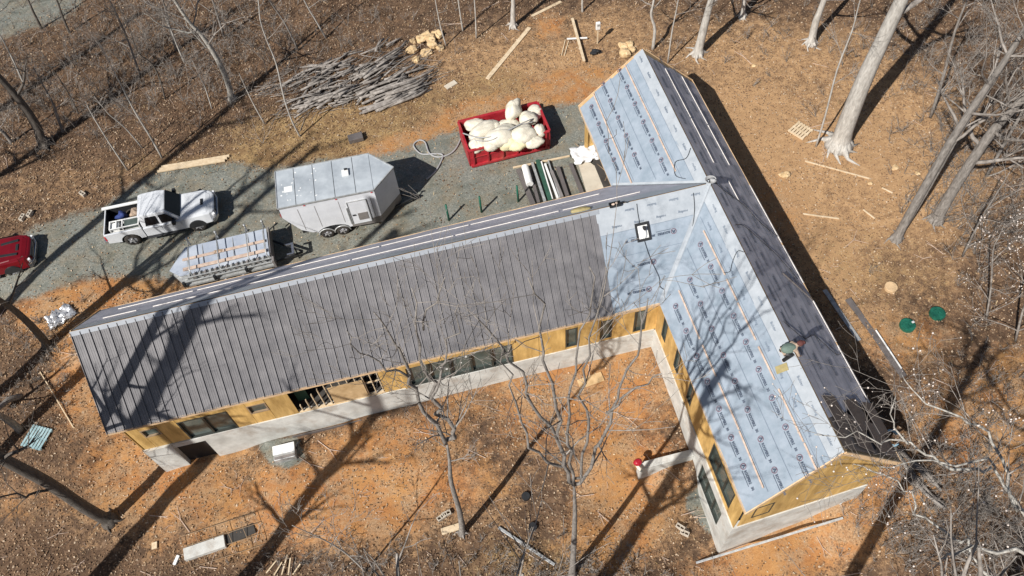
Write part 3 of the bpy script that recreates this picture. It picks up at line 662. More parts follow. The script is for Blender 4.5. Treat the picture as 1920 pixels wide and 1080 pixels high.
dE = (BE1 - BE0) / np.linalg.norm(BE1 - BE0); nE = np.array([-dE[1], dE[0], 0]); nE = nE if nE[0] > 0 else -nE; wall(BE0 - nE * .35, dE, nE, .3, 21.6, ZT, [(3, 4.2, 1, 2.5), (8, 9.2, 1, 2.5), (14, 16, 1, 2.5)])
wallpiece(BE0 - nE * .35, dE, nE, .3, 21.7, -3.4, FLOOR - .003, .25, M['concrete'], 'foundation_wall', .05)
mb = MB(); mb.prism([[*(BW0 + [.5, -.5, 0])[:2], .05], [*(BE0 + [-.5, -.5, 0])[:2], .05], [*(BE1 + [-.5, .5, 0])[:2], .05], [*(BW1 + [.5, .5, 0])[:2], .05]], (0, 0, .2)); hobj(mb, 'floor_slab', M['interior'])
mb = MB(); mb.prism([[*(A0 + [.6, .6, 0])[:2], .04], [*(A1 + [.3, .6, 0])[:2], .04], [*(NV + [.3, -.6, 0])[:2], .04], [*(AN0 + [.6, -.6, 0])[:2], .04]], (0, 0, .2)); hobj(mb, 'floor_slab', M['interior'])
# porch wall set back under the north-west eave, posts and slab
nBW = np.array([-.99, -.153, 0]); dP = (NV - BW0) / np.linalg.norm(NV - BW0)
wall(BW0 - nBW * 1.9, dP, nBW, .3, 6.0, ZT, [])
for u in (.25, 5.0): wallpiece(BW0 - nBW * .25, dP, nBW, u, u + .16, 0, ZT, .16, M['ply'], 'porch_post')
mb = MB(); mb.prism([[*un(1078, 283, .1)[:2], -.2], [*un(1104, 374, .1)[:2], -.2], [*(NV + [1, .4, 0])[:2], -.2], [*(BW0 + [1.9, -3.2, 0])[:2], -.2]], (0, 0, .32)); hobj(mb, 'porch_slab', M['slab'])

# retaining wall in the courtyard
p, q = un(1299, 848, -1.1), un(1198, 874, -1.1)
mb = MB(); mb.beam(p + [0, 0, -1.2], q + [0, 0, -1.2], .32, 2.4)
tag(mb.obj('retaining_wall', M['concrete'], bevel=.02), 'short pale concrete retaining wall jutting into the courtyard from the east wing', 'retaining wall')
mb = MB(); c = un(1196, 866, -.8); mb.crumple(c + [0, .0, .02], (.2, .17, .15), 5, .4)
jk = tag(mb.obj('jacket', M['red_cap'], smooth=True), 'crumpled bright red jacket on the tip of the courtyard retaining wall', 'jacket')

mb = MB(); mb.crumple(c + [.02, -.26, -.10], (.09, .22, .08), 9, .5); mb.obj('pale_lining', M['sack'], jk, smooth=True)
# ------------------------------------------------------------------ things on the roof
def frame_at(sl_, u, t, off=.05, rz=0.):
    p = sl_.P(u, t, off); x = sl_.ex; z = sl_.n; y = np.cross(z, x)
    return Matrix(((x[0], y[0], z[0], p[0]), (x[1], y[1], z[1], p[1]), (x[2], y[2], z[2], p[2]), (0, 0, 0, 1))) @ Matrix.Rotation(rz, 4, 'Z')
def root_at(name, label, cat, mtx, group=None):
    o = thing(name, label, cat, group=group); o.matrix_world = mtx; return o
t_ = root_at('roof_jack', 'white oval pipe boot in a black square frame on pale underlay', 'roof vent', frame_at(SA, 24.05, .70))
mb = MB(); mb.box((0, .26, .03), (.62, .09, .06)); mb.box((0, -.26, .03), (.62, .09, .06)); mb.box((-.27, 0, .031), (.09, .44, .06)); mb.box((.27, 0, .031), (.09, .44, .06)); mb.obj('black_frame', M['black_trim'], t_)
mb = MB(); mb.box((0, 0, .02), (.44, .44, .04)); mb.blob((0, -.03, .05), (.16, .2, .12), 2, .05); mb.obj('boot', M['white_plain'], t_)
mb = MB(); mb.cyl((.06, .12, .12), (0, 0, 1), .075, .2, 14); mb.obj('collar', M['black_trim'], t_, smooth=False)
t_.scale = (1.0, 1.35, 1)
t_ = root_at('tool_tray', 'black tray of tools and a lit brass fitting on the ridge beside the junction', 'tool tray', Matrix.Translation(V3(SA.P(23.1, 1.0, .08))) @ Matrix.Rotation(.16, 4, 'Z'))
mb = MB(); mb.box((0, 0, .04), (.5, .22, .03)); mb.box((0, .1, .09), (.5, .02, .1)); mb.box((0, -.1, .09), (.5, .02, .1)); mb.box((-.24, 0, .09), (.02, .2, .1)); mb.box((.24, 0, .09), (.02, .2, .1)); mb.obj('tray', M['black_trim'], t_)
mb = MB(); mb.blob((-.08, 0, .12), (.08, .05, .05), 1); mb.blob((.08, .02, .12), (.06, .04, .05), 4); mb.obj('fittings', M['batten'], t_)
mb = MB(); mb.tube([(.25, 0, .1), (.4, .04, .06), (.55, -.02, .05)], .03, 8); mb.obj('nozzle', M['black_trim'], t_)
mb = MB(); mb.blob(SN.P(21.7, .93, .08), (.5, .13, .09), 3, .2, rz=.16); tag(mb.obj('wrap_bundle', M['yellow_tarp'], smooth=True), 'dull yellow wrapped bundle lying just below the grey roof ridge', 'bundle')
def hose_on(sl_, pts, r, m, name, label, cat, off=.07):
    P = [sl_.P(u, t, off) for u, t in pts]; Q = []
    for i in range(len(P) - 1):
        for k in range(5):
            a = k / 5; p0 = P[max(i - 1, 0)]; p1 = P[i]; p2 = P[i + 1]; p3 = P[min(i + 2, len(P) - 1)]
            Q.append(.5 * ((2 * p1) + (-p0 + p2) * a + (2 * p0 - 5 * p1 + 4 * p2 - p3) * a * a + (-p0 + 3 * p1 - 3 * p2 + p3) * a ** 3))
    Q.append(P[-1]); mb = MB(); mb.tube(Q, r, 5); return tag(mb.obj(name, m, smooth=True), label, cat)
hose_on(SA, [(24.05, .97), (24.0, .85), (24.0, .7), (24.1, .45), (24.3, .25), (24.25, .16), (24.4, .12)], .012, M['black_trim'], 'air_hose', 'thin dark cord running straight down the slope through the pipe boot', 'cord')
hose_on(SA, [(26.6, .95), (26.5, .8), (26.2, .62), (25.6, .42), (25.1, .25), (24.7, .1), (24.2, -.03)], .013, M['black_trim'], 'air_hose', 'dark cord draped down the inner valley to the courtyard eave', 'cord')
hose_on(SE, [(8.6, 1.0), (9.2, .8), (9.6, .5), (10.4, .3), (10.9, .05)], .015, M['black_trim'], 'air_hose', 'dark hose curling down the shaded east slope near the roof junction', 'hose')
hose_on(SE, [(11.4, .95), (11.2, .75), (11.8, .5), (12.4, .3), (13.4, .12)], .013, M['black_trim'], 'air_hose', 'slack dark hose on the shaded slope opposite the courtyard', 'hose')
hose_on(SE, [(16.3, .96), (16.9, .7), (16.6, .45), (17.3, .2), (17.2, .05)], .012, M['black_trim'], 'air_hose', 'thin cord trailing from the crouching roofer down the dark slope', 'cord')
hose_on(SB, [(6.9, .99), (7.2, .9), (7.0, .78), (7.6, .72), (8.1, .8)], .013, M['black_trim'], 'air_hose', 'looping cord across pale underlay just north of the roof junction', 'cord', off=.09)
hose_on(SB, [(13.2, .74), (13.3, .8), (13.0, .86), (12.7, .95), (12.9, 1.0)], .012, M['black_trim'], 'air_hose', 'short curled cord on the pale ridge strip above the middle batten', 'cord', off=.09)
mb = MB(); c = J + [0.05, .05, .12]
for k in range(5): mb.tube([c + [math.cos(a) * (.16 + .02 * k), math.sin(a) * (.14 + .02 * k), .02 * k] for a in np.linspace(0, 6.28, 14)], .018, 5)
mb.blob(c + [.1, -.05, .05], (.16, .12, .1), 3, .3)
tag(mb.obj('hose_coil', M['hose'], smooth=True), 'grey coiled hose bundle sitting where the two roof ridges meet', 'hose')
mb = MB(); mb.beam(SE.P(13.4, .42, .08), SE.P(14.5, .04, .08), .05, .05, up=SE.n); tag(mb.obj('metal_bar', M['brown_metal']), 'dark straight bar lying slantwise on the shaded east slope', 'bar')

# ---- roofer crouching at the ridge
def person_roof():
    base = SB.P(17.6, .88, .05)
    t = thing('person', 'person in dark trousers and green jacket crouching over the roof ridge', 'person', base, R(-80))
    def skin(name, chain, edges, rad, m, par):
        me = bpy.data.meshes.new(name); me.from_pydata([tuple(p) for p in chain], edges, []); o = bpy.data.objects.new(name, me); COL.objects.link(o); o.parent = par
        sm = o.modifiers.new('skin', 'SKIN'); me.skin_vertices[0].data[0].use_root = True
        for v, r_ in zip(me.skin_vertices[0].data, rad): v.radius = (r_, r_)
        ss = o.modifiers.new('sub', 'SUBSURF'); ss.levels = 1; ss.render_levels = 1; me.materials.append(m); return o
    # local: x = facing, person bent forward
    pts = [(0, 0, .42), (.22, 0, .52), (.42, 0, .58), (.50, 0, .62), (.60, 0, .64),
           (-.0, .11, .40), (.30, .17, .36), (.02, .18, .06), (.14, .19, .02), (0, -.11, .40), (.27, -.2, .34), (-.05, -.22, .03), (.08, -.24, .0),
           (.40, .19, .55), (.52, .30, .34), (.66, .22, .14), (.73, .20, .10), (.40, -.19, .55), (.50, -.32, .33), (.64, -.26, .12), (.71, -.25, .08)]
    ed = [(0, 1), (1, 2), (2, 3), (3, 4), (0, 5), (5, 6), (6, 7), (7, 8), (0, 9), (9, 10), (10, 11), (11, 12), (2, 13), (13, 14), (14, 15), (15, 16), (2, 17), (17, 18), (18, 19), (19, 20)]
    rd = [.15, .15, .15, .06, .07, .10, .075, .055, .05, .10, .075, .055, .05, .07, .05, .035, .04, .07, .05, .035, .04]
    skin('body', pts, ed, rd, M['tan_cloth'], t)
    mb = MB(); mb.blob((.20, 0, .54), (.34, .21, .17), 3, .06); mb.obj('jacket', mat('green_jacket', (.13, .18, .15), .8, 0, .2, 6), t, smooth=True)
    mb = MB(); mb.tube([(0, .11, .41), (.30, .18, .37), (.04, .19, .08)], [.12, .10, .07], 8); mb.tube([(0, -.11, .41), (.27, -.2, .35), (-.03, -.22, .05)], [.12, .10, .07], 8); mb.obj('trousers', M['black_trim'], t, smooth=True)
    mb = MB(); mb.blob((.63, 0, .66), (.12, .10, .11), 1, .03, 14, 10); mb.obj('head', mat('skin_tone', (.42, .26, .18), .6), t, smooth=True)
    mb = MB(); mb.blob((.62, 0, .71), (.14, .12, .09), 2, .02, 14, 8); mb.tube([(.70, 0, .70), (.80, 0, .67)], [.08, .07], 10); mb.obj('cap', mat('maroon_cap', (.10, .03, .025), .8), t, smooth=True)
    return t
pr_ = person_roof(); pr_.rotation_euler = (0, 0, R(10))
mb = MB(); mb.box((0, 0, 0), (.5, .3, .012)); o = mb.obj('shingle_offcut', M['yellow_tarp']); o.matrix_world = frame_at(SB, 18.05, .84, .07, R(80)); tag(o, 'mustard coloured offcut sheet lying by the crouching roofer', 'offcut')

# ------------------------------------------------------------------ vehicles
def wheel(parent, x, y, r=.40, wd=.26, side=1):
    w_ = MB(); n = 24; prof = [(r * .62, -wd / 2), (r * .93, -wd / 2), (r, -wd / 2 + .05), (r, wd / 2 - .05), (r * .93, wd / 2), (r * .62, wd / 2)]
    vs = [(x + math.cos(a) * pr, y + py, r + math.sin(a) * pr) for a in np.linspace(0, 2 * math.pi, n, endpoint=False) for pr, py in prof]; k = len(prof)
    w_.add(vs, [(i * k + j, i * k + j + 1, ((i + 1) % n) * k + j + 1, ((i + 1) % n) * k + j) for i in range(n) for j in range(k - 1)])
    wo = w_.obj('wheel', M['rubber'], parent, smooth=True)
    rm = MB(); yo = y + side * (wd / 2 - .05)
    rm.cyl((x, yo - side * .03, r), (0, 1, 0), r * .62, .05, 24)
    for a in range(5):
        an = a * 2 * math.pi / 5; rm.beam((x, yo + side * .01, r), (x + math.cos(an) * r * .58, yo + side * .01, r + math.sin(an) * r * .58), .05, .09, up=(0, 1, 0))
    rm.cyl((x, yo + side * .02, r), (0, 1, 0), .08, .06, 14); rm.obj('rim', M['rim'], wo)
    return wo
def pickup(name, label, paint, loc, rz, group=None, stripes=False):
    t = thing(name, label, 'pickup truck', loc, rz, group)
    Wd = 1.0
    def shell(secs, nm, m, bev=.02, par=t):      # secs: x, half-width bottom, half-width top, z0, z1
        mb = MB(); vs = []
        for x, wb, wt, z0, z1 in secs: vs += [(x, -wb, z0), (x, wb, z0), (x, wt, z1), (x, -wt, z1)]
        n = len(secs); fs = [(0, 1, 2, 3), tuple(4 * (n - 1) + i for i in (3, 2, 1, 0))]
        for i in range(n - 1):
            for j in range(4): a, b = 4 * i + j, 4 * i + (j + 1) % 4; fs.append((a, a + 4, b + 4, b))
        mb.add(vs, fs); return mb.obj(nm, m, par, bevel=bev)
    # x: 0 rear bumper, 5.9 front
    shell([(2.02, .97, .97, .42, 1.12), (3.9, .98, .96, .42, 1.12), (4.05, 1.0, .93, .44, 1.13), (5.2, 1.0, .88, .50, 1.13), (5.50, .97, .82, .50, 1.09), (5.66, .84, .70, .50, 1.04), (5.76, .60, .50, .52, .97)], 'body', paint, .05)
    shell([(4.0, .92, .84, 1.08, 1.19), (4.8, .88, .78, 1.08, 1.20), (5.35, .82, .68, 1.02, 1.15), (5.60, .64, .52, .98, 1.07)], 'hood', paint, .05)
    shell([(5.55, .98, .96, .44, .72), (5.72, .86, .84, .45, .72), (5.84, .58, .56, .46, .70)], 'front_bumper', M['chrome'], .04)
    mb = MB(); mb.box((5.74, 0, .86), (.08, 1.05, .22)); mb.obj('grille', M['black_trim'], t)
    for s in (-1, 1):
        mb = MB(); mb.box((5.66, s * .72, .88), (.14, .28, .18), rz=-s * .5); mb.obj('headlight', M['lamp_white'], t, bevel=.02)
        for k in range(3): mb = MB(); mb.box((5.785, 0, .80 + .06 * k), (.03, .9, .02)); mb.obj('grille_bar', M['chrome'], t) if s > 0 else None
    # cab
    shell([(2.03, .93, .74, 1.10, 1.86), (2.25, .94, .78, 1.11, 1.90), (3.05, .94, .78, 1.11, 1.92), (3.45, .93, .74, 1.11, 1.89), (4.02, .86, .80, 1.10, 1.22)], 'cab', paint, .06)
    mb = MB(); mb.add([(3.475, -.68, 1.885), (4.035, -.78, 1.235), (4.035, .78, 1.235), (3.475, .68, 1.885)], [(0, 1, 2, 3)]); o = mb.obj('windshield', M['glass_dark'], t)
    o.location = (.008, 0, .012)
    mb = MB(); mb.add([(2.035, -.62, 1.74), (2.035, .62, 1.74), (2.01, .74, 1.22), (2.01, -.74, 1.22)], [(0, 1, 2, 3)]); mb.obj('rear_window', M['glass_dark'], t)
    for s in (-1, 1):
        def sp(x, z): return (x, s * (.945 - (z - 1.11) * .20 + .012), z)
        for q in ([(2.25, 1.22), (2.95, 1.22), (2.93, 1.74), (2.38, 1.74)], [(3.08, 1.22), (3.86, 1.22), (3.50, 1.68), (3.42, 1.74), (3.06, 1.74)]):
            mb = MB(); mb.prism([sp(*p) for p in q], (0, s * .008, 0)); mb.obj('side_window', M['glass_dark'], t)
        mb = MB(); mb.box((3.72, s * 1.10, 1.26), (.18, .24, .22)); mb.obj('wing_mirror', M['black_trim'], t, bevel=.03)
        for x in (2.75, 3.35): mb = MB(); mb.box((x, s * .975, 1.0), (.18, .03, .035)); mb.obj('door_handle', M['black_trim'], t)
        for x0, x1 in ((2.06, 2.99), (3.0, 4.0)):
            mb = MB(); mb.prism([(x0 + .01, s * .972, .50), (x1 - .01, s * .972, .50), (x1 - .01, s * .972, 1.10), (x0 + .01, s * .972, 1.10)], (0, s * .014, 0)); mb.obj('door', paint, t, bevel=.008)
        mb = MB(); mb.box((3.0, s * 1.02, .40), (2.0, .14, .06)); mb.obj('side_step', M['black_trim'], t, bevel=.02)
        # bed side with wheel opening
        n = 10; arch = [(1.22 + .50 * math.cos(a), .45 + .46 * math.sin(a)) for a in np.linspace(math.pi, 0, n)]
        prof = [(.06, .52), (.72, .45)] + arch + [(1.72, .45), (2.0, .45), (2.0, 1.20), (.04, 1.20)]
        mb = MB(); mb.prism([(x, s * .90, z) for x, z in prof], (0, s * .09, 0)); mb.obj('bed_side', paint, t, bevel=.015)
        mb = MB(); mb.box((.05, s * .93, .93), (.08, .14, .34)); mb.obj('tail_light', M['tail_red'], t, bevel=.01)
        mb = MB(); mb.prism([(4.72 + .47 * math.cos(a), s * .93, .42 + .47 * math.sin(a)) for a in np.linspace(math.pi, 0, 14)], (0, s * .083, 0)); mb.obj('wheel_well_shade', M['black_trim'], t)  # black half-disc painting in the shaded hollow of the front wheel well
    mb = MB(); mb.box((1.02, 0, .62), (1.94, 1.82, .06)); mb.box((1.98, 0, .92), (.05, 1.82, .6)); mb.obj('bed_liner', M['black_trim'], t)
    mb = MB(); mb.box((1.0, .885, .9), (1.9, .02, .56)); mb.box((1.0, -.885, .9), (1.9, .02, .56)); mb.box((.10, 0, .9), (.02, 1.75, .56)); mb.obj('bed_lining', M['black_trim'], t)
    mb = MB(); mb.box((.05, 0, .90), (.07, 1.78, .58)); mb.obj('tailgate', paint, t, bevel=.02)
    mb = MB(); mb.box((-.06, 0, .58), (.18, 1.86, .18)); mb.obj('rear_bumper', M['chrome'], t, bevel=.03)
    mb = MB(); mb.box((5.15, 0, 1.185), (.14, .42, .03)); mb.obj('hood_scoop', M['black_trim'], t, bevel=.01)
    if stripes:
        for s in (-1, 1): mb = MB(); mb.box((4.75, s * .42, 1.205), (.9, .16, .025), rz=s * .08); mb.obj('hood_vent', M['black_trim'], t, bevel=.01)
    for x in (1.22, 4.72):
        for s in (-1, 1): wheel(t, x, s * .86, .41, .28, s)
    return t
def place_vehicle(fw_px, rw_px, fx, rx, half):
    f = un(*fw_px, .4); r = un(*rw_px, .4); d = (f - r)[:2]; d /= np.linalg.norm(d); rz = math.atan2(d[1], d[0]); nrm = np.array([-d[1], d[0]])
    o = (f[:2] - d * fx + r[:2] - d * rx) / 2 + nrm * half; return (o[0], o[1], hz(*(o + d * 3)) + .0), rz
loc, rz = place_vehicle((378, 420), (240, 449), 4.72, 1.22, .98)
truck = pickup('pickup_truck', 'white crew cab pickup truck with loaded open bed', M['white_paint'], loc, rz)
def in_frame(root_loc, rz, p): c, s = math.cos(rz), math.sin(rz); return (root_loc[0] + p[0] * c - p[1] * s, root_loc[1] + p[0] * s + p[1] * c, root_loc[2] + p[2])
t_ = thing('tool_rack', 'white steel tool rack standing in the pickup bed', 'tool rack', in_frame(loc, rz, (1.1, -.45, .66)), rz)
mb = MB()
for x in (-.75, -.1, .75):
    for y in (-.22, .30): mb.box((x, y, .28), (.05, .05, .56))
for y in (-.22, .30): mb.box((0, y, .56), (1.55, .05, .05)); mb.box((0, y, .3), (1.55, .04, .04))
for x in (-.75, -.42, -.1, .75): mb.box((x, .04, .561), (.06, .56, .06))
mb.obj('rack_frame', M['white_plain'], t_)
mb = MB(); mb.box((.33, .04, .40), (.7, .46, .25)); mb.obj('glass_crate', M['glass'], t_)
mb = MB(); mb.box((-.55, .04, .35), (.5, .42, .3)); mb.obj('tool_box', M['white_plain'], t_, bevel=.02)
mb = MB(); mb.blob(in_frame(loc, rz, (.85, .40, .95)), (.30, .2, .26), 11, .35); tag(mb.obj('cloth_bag', M['blue'], smooth=True), 'navy blue cloth bag in the back of the pickup', 'bag')
mb = MB(); mb.blob(in_frame(loc, rz, (1.55, .42, .95)), (.28, .2, .24), 12, .35); tag(mb.obj('sack', M['tan_cloth'], smooth=True), 'tan sack wedged in the pickup bed behind the cab', 'sack')
mb = MB(); mb.beam(in_frame(loc, rz, (-.1, .84, 1.27)), in_frame(loc, rz, (1.9, .84, 1.27)), .16, .06); tag(mb.obj('white_board', M['white_plain']), 'long white board resting on the far bed rail of the pickup', 'board')
f = un(21, 503, .4); rz2 = R(9); d = np.array([math.cos(rz2), math.sin(rz2)]); o2 = f[:2] - d * 4.72 + np.array([-d[1], d[0]]) * .98
pickup('pickup_truck', 'dark red pickup truck with black hood vents cut off by the picture edge', M['red_paint'], (o2[0], o2[1], hz(*o2)), rz2, stripes=True)

# enclosed trailer
ta, tb = un(520.5, 392.5, 2.83), un(700.7, 357, 2.83); d = (tb - ta)[:2]; TL = np.linalg.norm(d); d /= TL; rz = math.atan2(d[1], d[0]); TW = 2.5
T = thing('enclosed_trailer', 'white enclosed cargo trailer with V-nose and silver roof', 'trailer', (ta[0], ta[1], hz(ta[0], ta[1])), rz)
z0 = T.location.z; ZTp = 2.83 - z0
NL = 1.15
# side walls, rear, nose
prof = [(.05, ZTp), (.03, 2.25), (.68, 1.05), (1.16, .70), (1.5, .62)] + [(2.28 + .82 * math.cos(a), .55 + .40 * math.sin(a)) for a in np.linspace(math.pi, 0, 10)] + [(3.2, .56), (TL, .5), (TL, ZTp)]
for y, s in ((0, 1), (TW, -1)):
    mb = MB(); mb.prism([(x, y, z) for x, z in prof], (0, s * .04, 0)); mb.obj('side_wall', M['trailer_side'], T)
mb = MB(); mb.prism([(.04, .04, 2.24), (.70, .04, 1.04), (.70, .04, 1.0), (.0, .04, 2.22)], (0, TW - .08, 0)); mb.box((.03, TW / 2, 2.52), (.05, TW - .08, .6)); mb.box((2.6, TW / 2, .75), (3.9, TW - .3, .3)); mb.obj('ramp_door', M['black_trim'], T)
mb = MB(); mb.add([(TL, 0, .95), (TL + NL, TW / 2, .95), (TL + NL, TW / 2, ZTp - .01), (TL, 0, ZTp - .01), (TL, TW, .95), (TL, TW, ZTp - .01)], [(0, 1, 2, 3), (1, 4, 5, 2)]); mb.obj('nose_wall', M['trailer_side'], T)
mb = MB(); mb.add([(TL + .005, -.006, .45), (TL + NL + .008, TW / 2, .45), (TL + NL + .008, TW / 2, .96), (TL + .005, -.006, .96), (TL, TW + .006, .45), (TL, TW + .006, .96)], [(0, 1, 2, 3), (1, 4, 5, 2)])
mb.prism([(3.25, -.006, .52), (TL, -.006, .45), (TL, -.006, .96), (3.25, -.006, .80)], (0, .02, 0)); mb.obj('stone_guard', M['trailer_low'], T)
cuts = [0, .93, 1.9, 2.9, 3.95, TL]
for i in range(5):
    mb = MB(); mb.box(((cuts[i] + cuts[i + 1]) / 2, TW / 2, ZTp + .015), (cuts[i + 1] - cuts[i] - .012, TW, .04)); mb.obj('roof_sheet', M['trailer_roof'], T, bevel=.008)
mb = MB(); mb.prism([(TL + .01, 0, ZTp - .005), (TL + NL, TW / 2, ZTp - .005), (TL + .01, TW, ZTp - .005)], (0, 0, .04)); mb.obj('roof_sheet', M['trailer_roof'], T, bevel=.008)
mb = MB()
for a, b in (((0, -.01), (TL, -.01)), ((TL, -.01), (TL + NL + .02, TW / 2)), ((TL + NL + .02, TW / 2), (TL, TW + .01)), ((TL, TW + .01), (0, TW + .01)), ((-.01, 0), (-.01, TW))): mb.beam((a[0], a[1], ZTp + .02), (b[0], b[1], ZTp + .02), .05, .09)
mb.obj('roof_trim', M['galv'], T)
for i in range(1, 5): mb = MB(); mb.box((cuts[i], TW / 2, ZTp + .04), (.02, TW, .012)); mb.obj('roof_seam', M['black_trim'], T)
mb = MB(); mb.box((3.55, 1.45, ZTp + .09), (.34, .38, .12)); v = mb.obj('roof_vent', M['white_plain'], T, bevel=.02); mb = MB(); mb.box((3.6, 1.62, ZTp + .15), (.16, .1, .1)); mb.obj('vent_crank', M['black_trim'], v)
mb = MB(); mb.box((.6, 1.15, ZTp + .039), (.42, .38, .006)); mb.obj('roof_patch', M['white_plain'], T)
rr = random.Random(4); mb = MB()
for k in range(22): mb.blob((rr.uniform(.2, 2.2), rr.uniform(.2, 2.3), ZTp + .036), (rr.uniform(.02, .06), rr.uniform(.02, .06), .006), k, .3, 7, 3)
mb.obj('sealant_spot', M['white_plain'], T)['kind'] = 'stuff'
# side door
for x in (.9, 1.75, 2.95, 4.55):
    mb = MB(); mb.box((x, -.004, 1.85 if x < 3 else 1.75), (.018, .012, ZTp - 1.9 + .6)); mb.obj('panel_seam', M['trailer_low'], T)
for x in (1.3, 2.9, 4.7): mb = MB(); mb.box((x, -.02, ZTp - .1), (.09, .03, .035)); mb.obj('marker_light', M['tail_red'], T)
for y in (.12, TW - .12): mb = MB(); mb.box((-.02, y, 2.35), (.03, .1, .22)); mb.obj('tail_light', M['tail_red'], T)
dr = MB(); dr.box((3.82, -.012, 1.62), (.98, .03, 1.75)); dro = dr.obj('side_door', M['trailer_side'], T, bevel=.01)
mb = MB()
for a, b in (((3.33, .75), (3.33, 2.5)), ((4.31, .75), (4.31, 2.5)), ((3.33, 2.5), (4.31, 2.5)), ((3.33, .74), (4.31, .74))): mb.beam((a[0], -.03, a[1]), (b[0], -.03, b[1]), .025, .05, up=(0, 1, 0))
mb.beam((3.24, -.05, .85), (3.24, -.05, 2.1), .04, .05, up=(0, 1, 0)); mb.obj('door_frame', M['galv'], dro)
mb = MB(); mb.box((3.95, -.035, 1.25), (.5, .02, .55)); mb.obj('door_vent', M['trailer_low'], dro)
mb = MB(); mb.box((3.5, -.05, 1.45), (.16, .05, .06)); mb.obj('handle', M['black_trim'], dro)
mb = MB()
for a0 in (1.87, 2.69):
    mb.tube([(a0 + .42 * math.cos(a), -.03, .36 + .43 * math.sin(a)) for a in np.linspace(math.pi, 0, 12)], .035, 6)
mb.obj('fender', M['galv'], T, smooth=True)
mb = MB(); mb.box((2.28, .3, .5), (1.6, .5, .5)); mb.obj('wheel_well', M['black_trim'], T)
for x in (1.87, 2.69):
    for y, s in ((.08, -1), (TW - .08, 1)): wheel(T, x, y, .35, .2, s)
mb = MB(); mb.beam((TL - .2, .5, .45), (TL + NL + .9, TW / 2, .45), .08, .1); mb.beam((TL - .2, TW - .5, .45), (TL + NL + .9, TW / 2, .45), .08, .1); mb.tube([(TL + NL + .6, TW / 2, 0), (TL + NL + .6, TW / 2, .9)], .035, 8); mb.box((TL + NL + .6, TW / 2, .95), (.22, .06, .06)); mb.obj('hitch', M['black_trim'], T)

# roll-former trailer
ra, rb = un(331, 528, 1.0), un(508, 486, 1.0); d = (rb - ra)[:2]; RL = np.linalg.norm(d); d /= RL; rz = math.atan2(d[1], d[0]); n2 = np.array([-d[1], d[0]])
RW = 2.15
T = thing('machine_trailer', 'galvanised roll forming machine on a trailer with blue sheet lid', 'machine trailer', (ra[0], ra[1], hz(ra[0], ra[1])), rz)
mb = MB(); mb.prism([(-.35, .9, .55), (.25, 0, .55), (RL, 0, .55), (RL, RW, .55), (.5, RW, .55)], (0, 0, .12)); mb.obj('deck', M['galv'], T)
mb = MB(); mb.prism([(-.42, .95, .95), (.1, .45, .95), (RL - .1, .45, .95), (RL - .1, RW, 1.05), (.45, RW, 1.05)], (0, 0, .04)); mb.obj('lid', M['lid'], T)
mb = MB(); mb.prism([(-.3, .95, .66), (.15, .48, .66), (RL - .12, .48, .66), (RL - .12, RW - .03, .66), (.48, RW - .03, .66)], (0, 0, .29)); mb.obj('housing', M['galv'], T)
for i in range(6): mb = MB(); mb.box((.55 + i * .78, 1.35, 1.075 - .0), (.03, 1.45, .03)); mb.obj('lid_rib', M['galv'], T)
for y, n_ in ((1.35, .16), (.72, .20)): mb = MB(); mb.box((RL / 2 + .05, y, 1.11), (RL - .5, n_, .035), rz=.0); mb.obj('plank', M['batten'], T, bevel=.006)
for x in (.75, 2.2, 3.7, RL - .15):
    mb = MB(); mb.tube([(x, .25, .66), (x, .25, 1.35), (x, .3, 1.45), (x, RW + .05, 1.5)], .028, 7); mb.tube([(x, RW + .05, 1.15), (x, RW + .05, 1.6)], .04, 8); mb.cyl((x, RW + .05, 1.66), (0, 0, 1), .06, .12, 10); mb.obj('rack_post', M['galv'], T, smooth=True)
for k in range(15):
    x = .55 + k * (RL - 1.0) / 14; mb = MB(); mb.cyl((x, .33, .92), (0, 1, 0), .085, .24, 12); mb.box((x + .06, .33, 1.02), (.03, .26, .14)); mb.obj('roller', M['trailer_low'] if k % 2 else M['galv'], T)
for y, z in ((.02, .95), (.12, .78), (.20, 1.05)): mb = MB(); mb.beam((.2, y, z), (RL, y, z), .06, .06); mb.obj('side_rail', M['galv'], T, bevel=.008)
for x in (.25, 1.8, 3.4): mb = MB(); mb.box((x, -.02, .85), (.12, .14, .3)); mb.obj('clamp', M['black_trim'], T)
mb = MB(); mb.box((RL + .02, RW / 2 + .2, .85), (.06, RW - .4, .7)); mb.box((RL + .06, .1, .8), (.1, .3, .6)); mb.obj('end_plate', M['trailer_low'], T)
mb = MB(); mb.beam((RL, .3, .5), (RL + 1.5, .55, .5), .08, .1); mb.beam((RL, RW - .4, .5), (RL + 1.5, .6, .5), .08, .1); mb.tube([(RL + 1.2, .55, 0), (RL + 1.2, .55, .95)], .04, 8); mb.obj('hitch', M['black_trim'], T)
mb = MB(); mb.box((RL + 1.1, .55, .98), (.12, .7, .08)); mb.box((RL + .95, .85, .98), (.35, .08, .07)); mb.box((RL + .95, .22, .98), (.35, .08, .07)); mb.obj('jack_bar', M['chrome'], T)
for x in (2.2, 3.1):
    for y, s in ((.12, -1), (RW - .1, 1)): wheel(T, x, y, .33, .2, s)
mb = MB(); put(mb, text_mesh('779', .3, .01), 0, 0); o = mb.obj('painted_number', M['frame_tan'], T); o.location = (1.9, 1.25, 1.135)

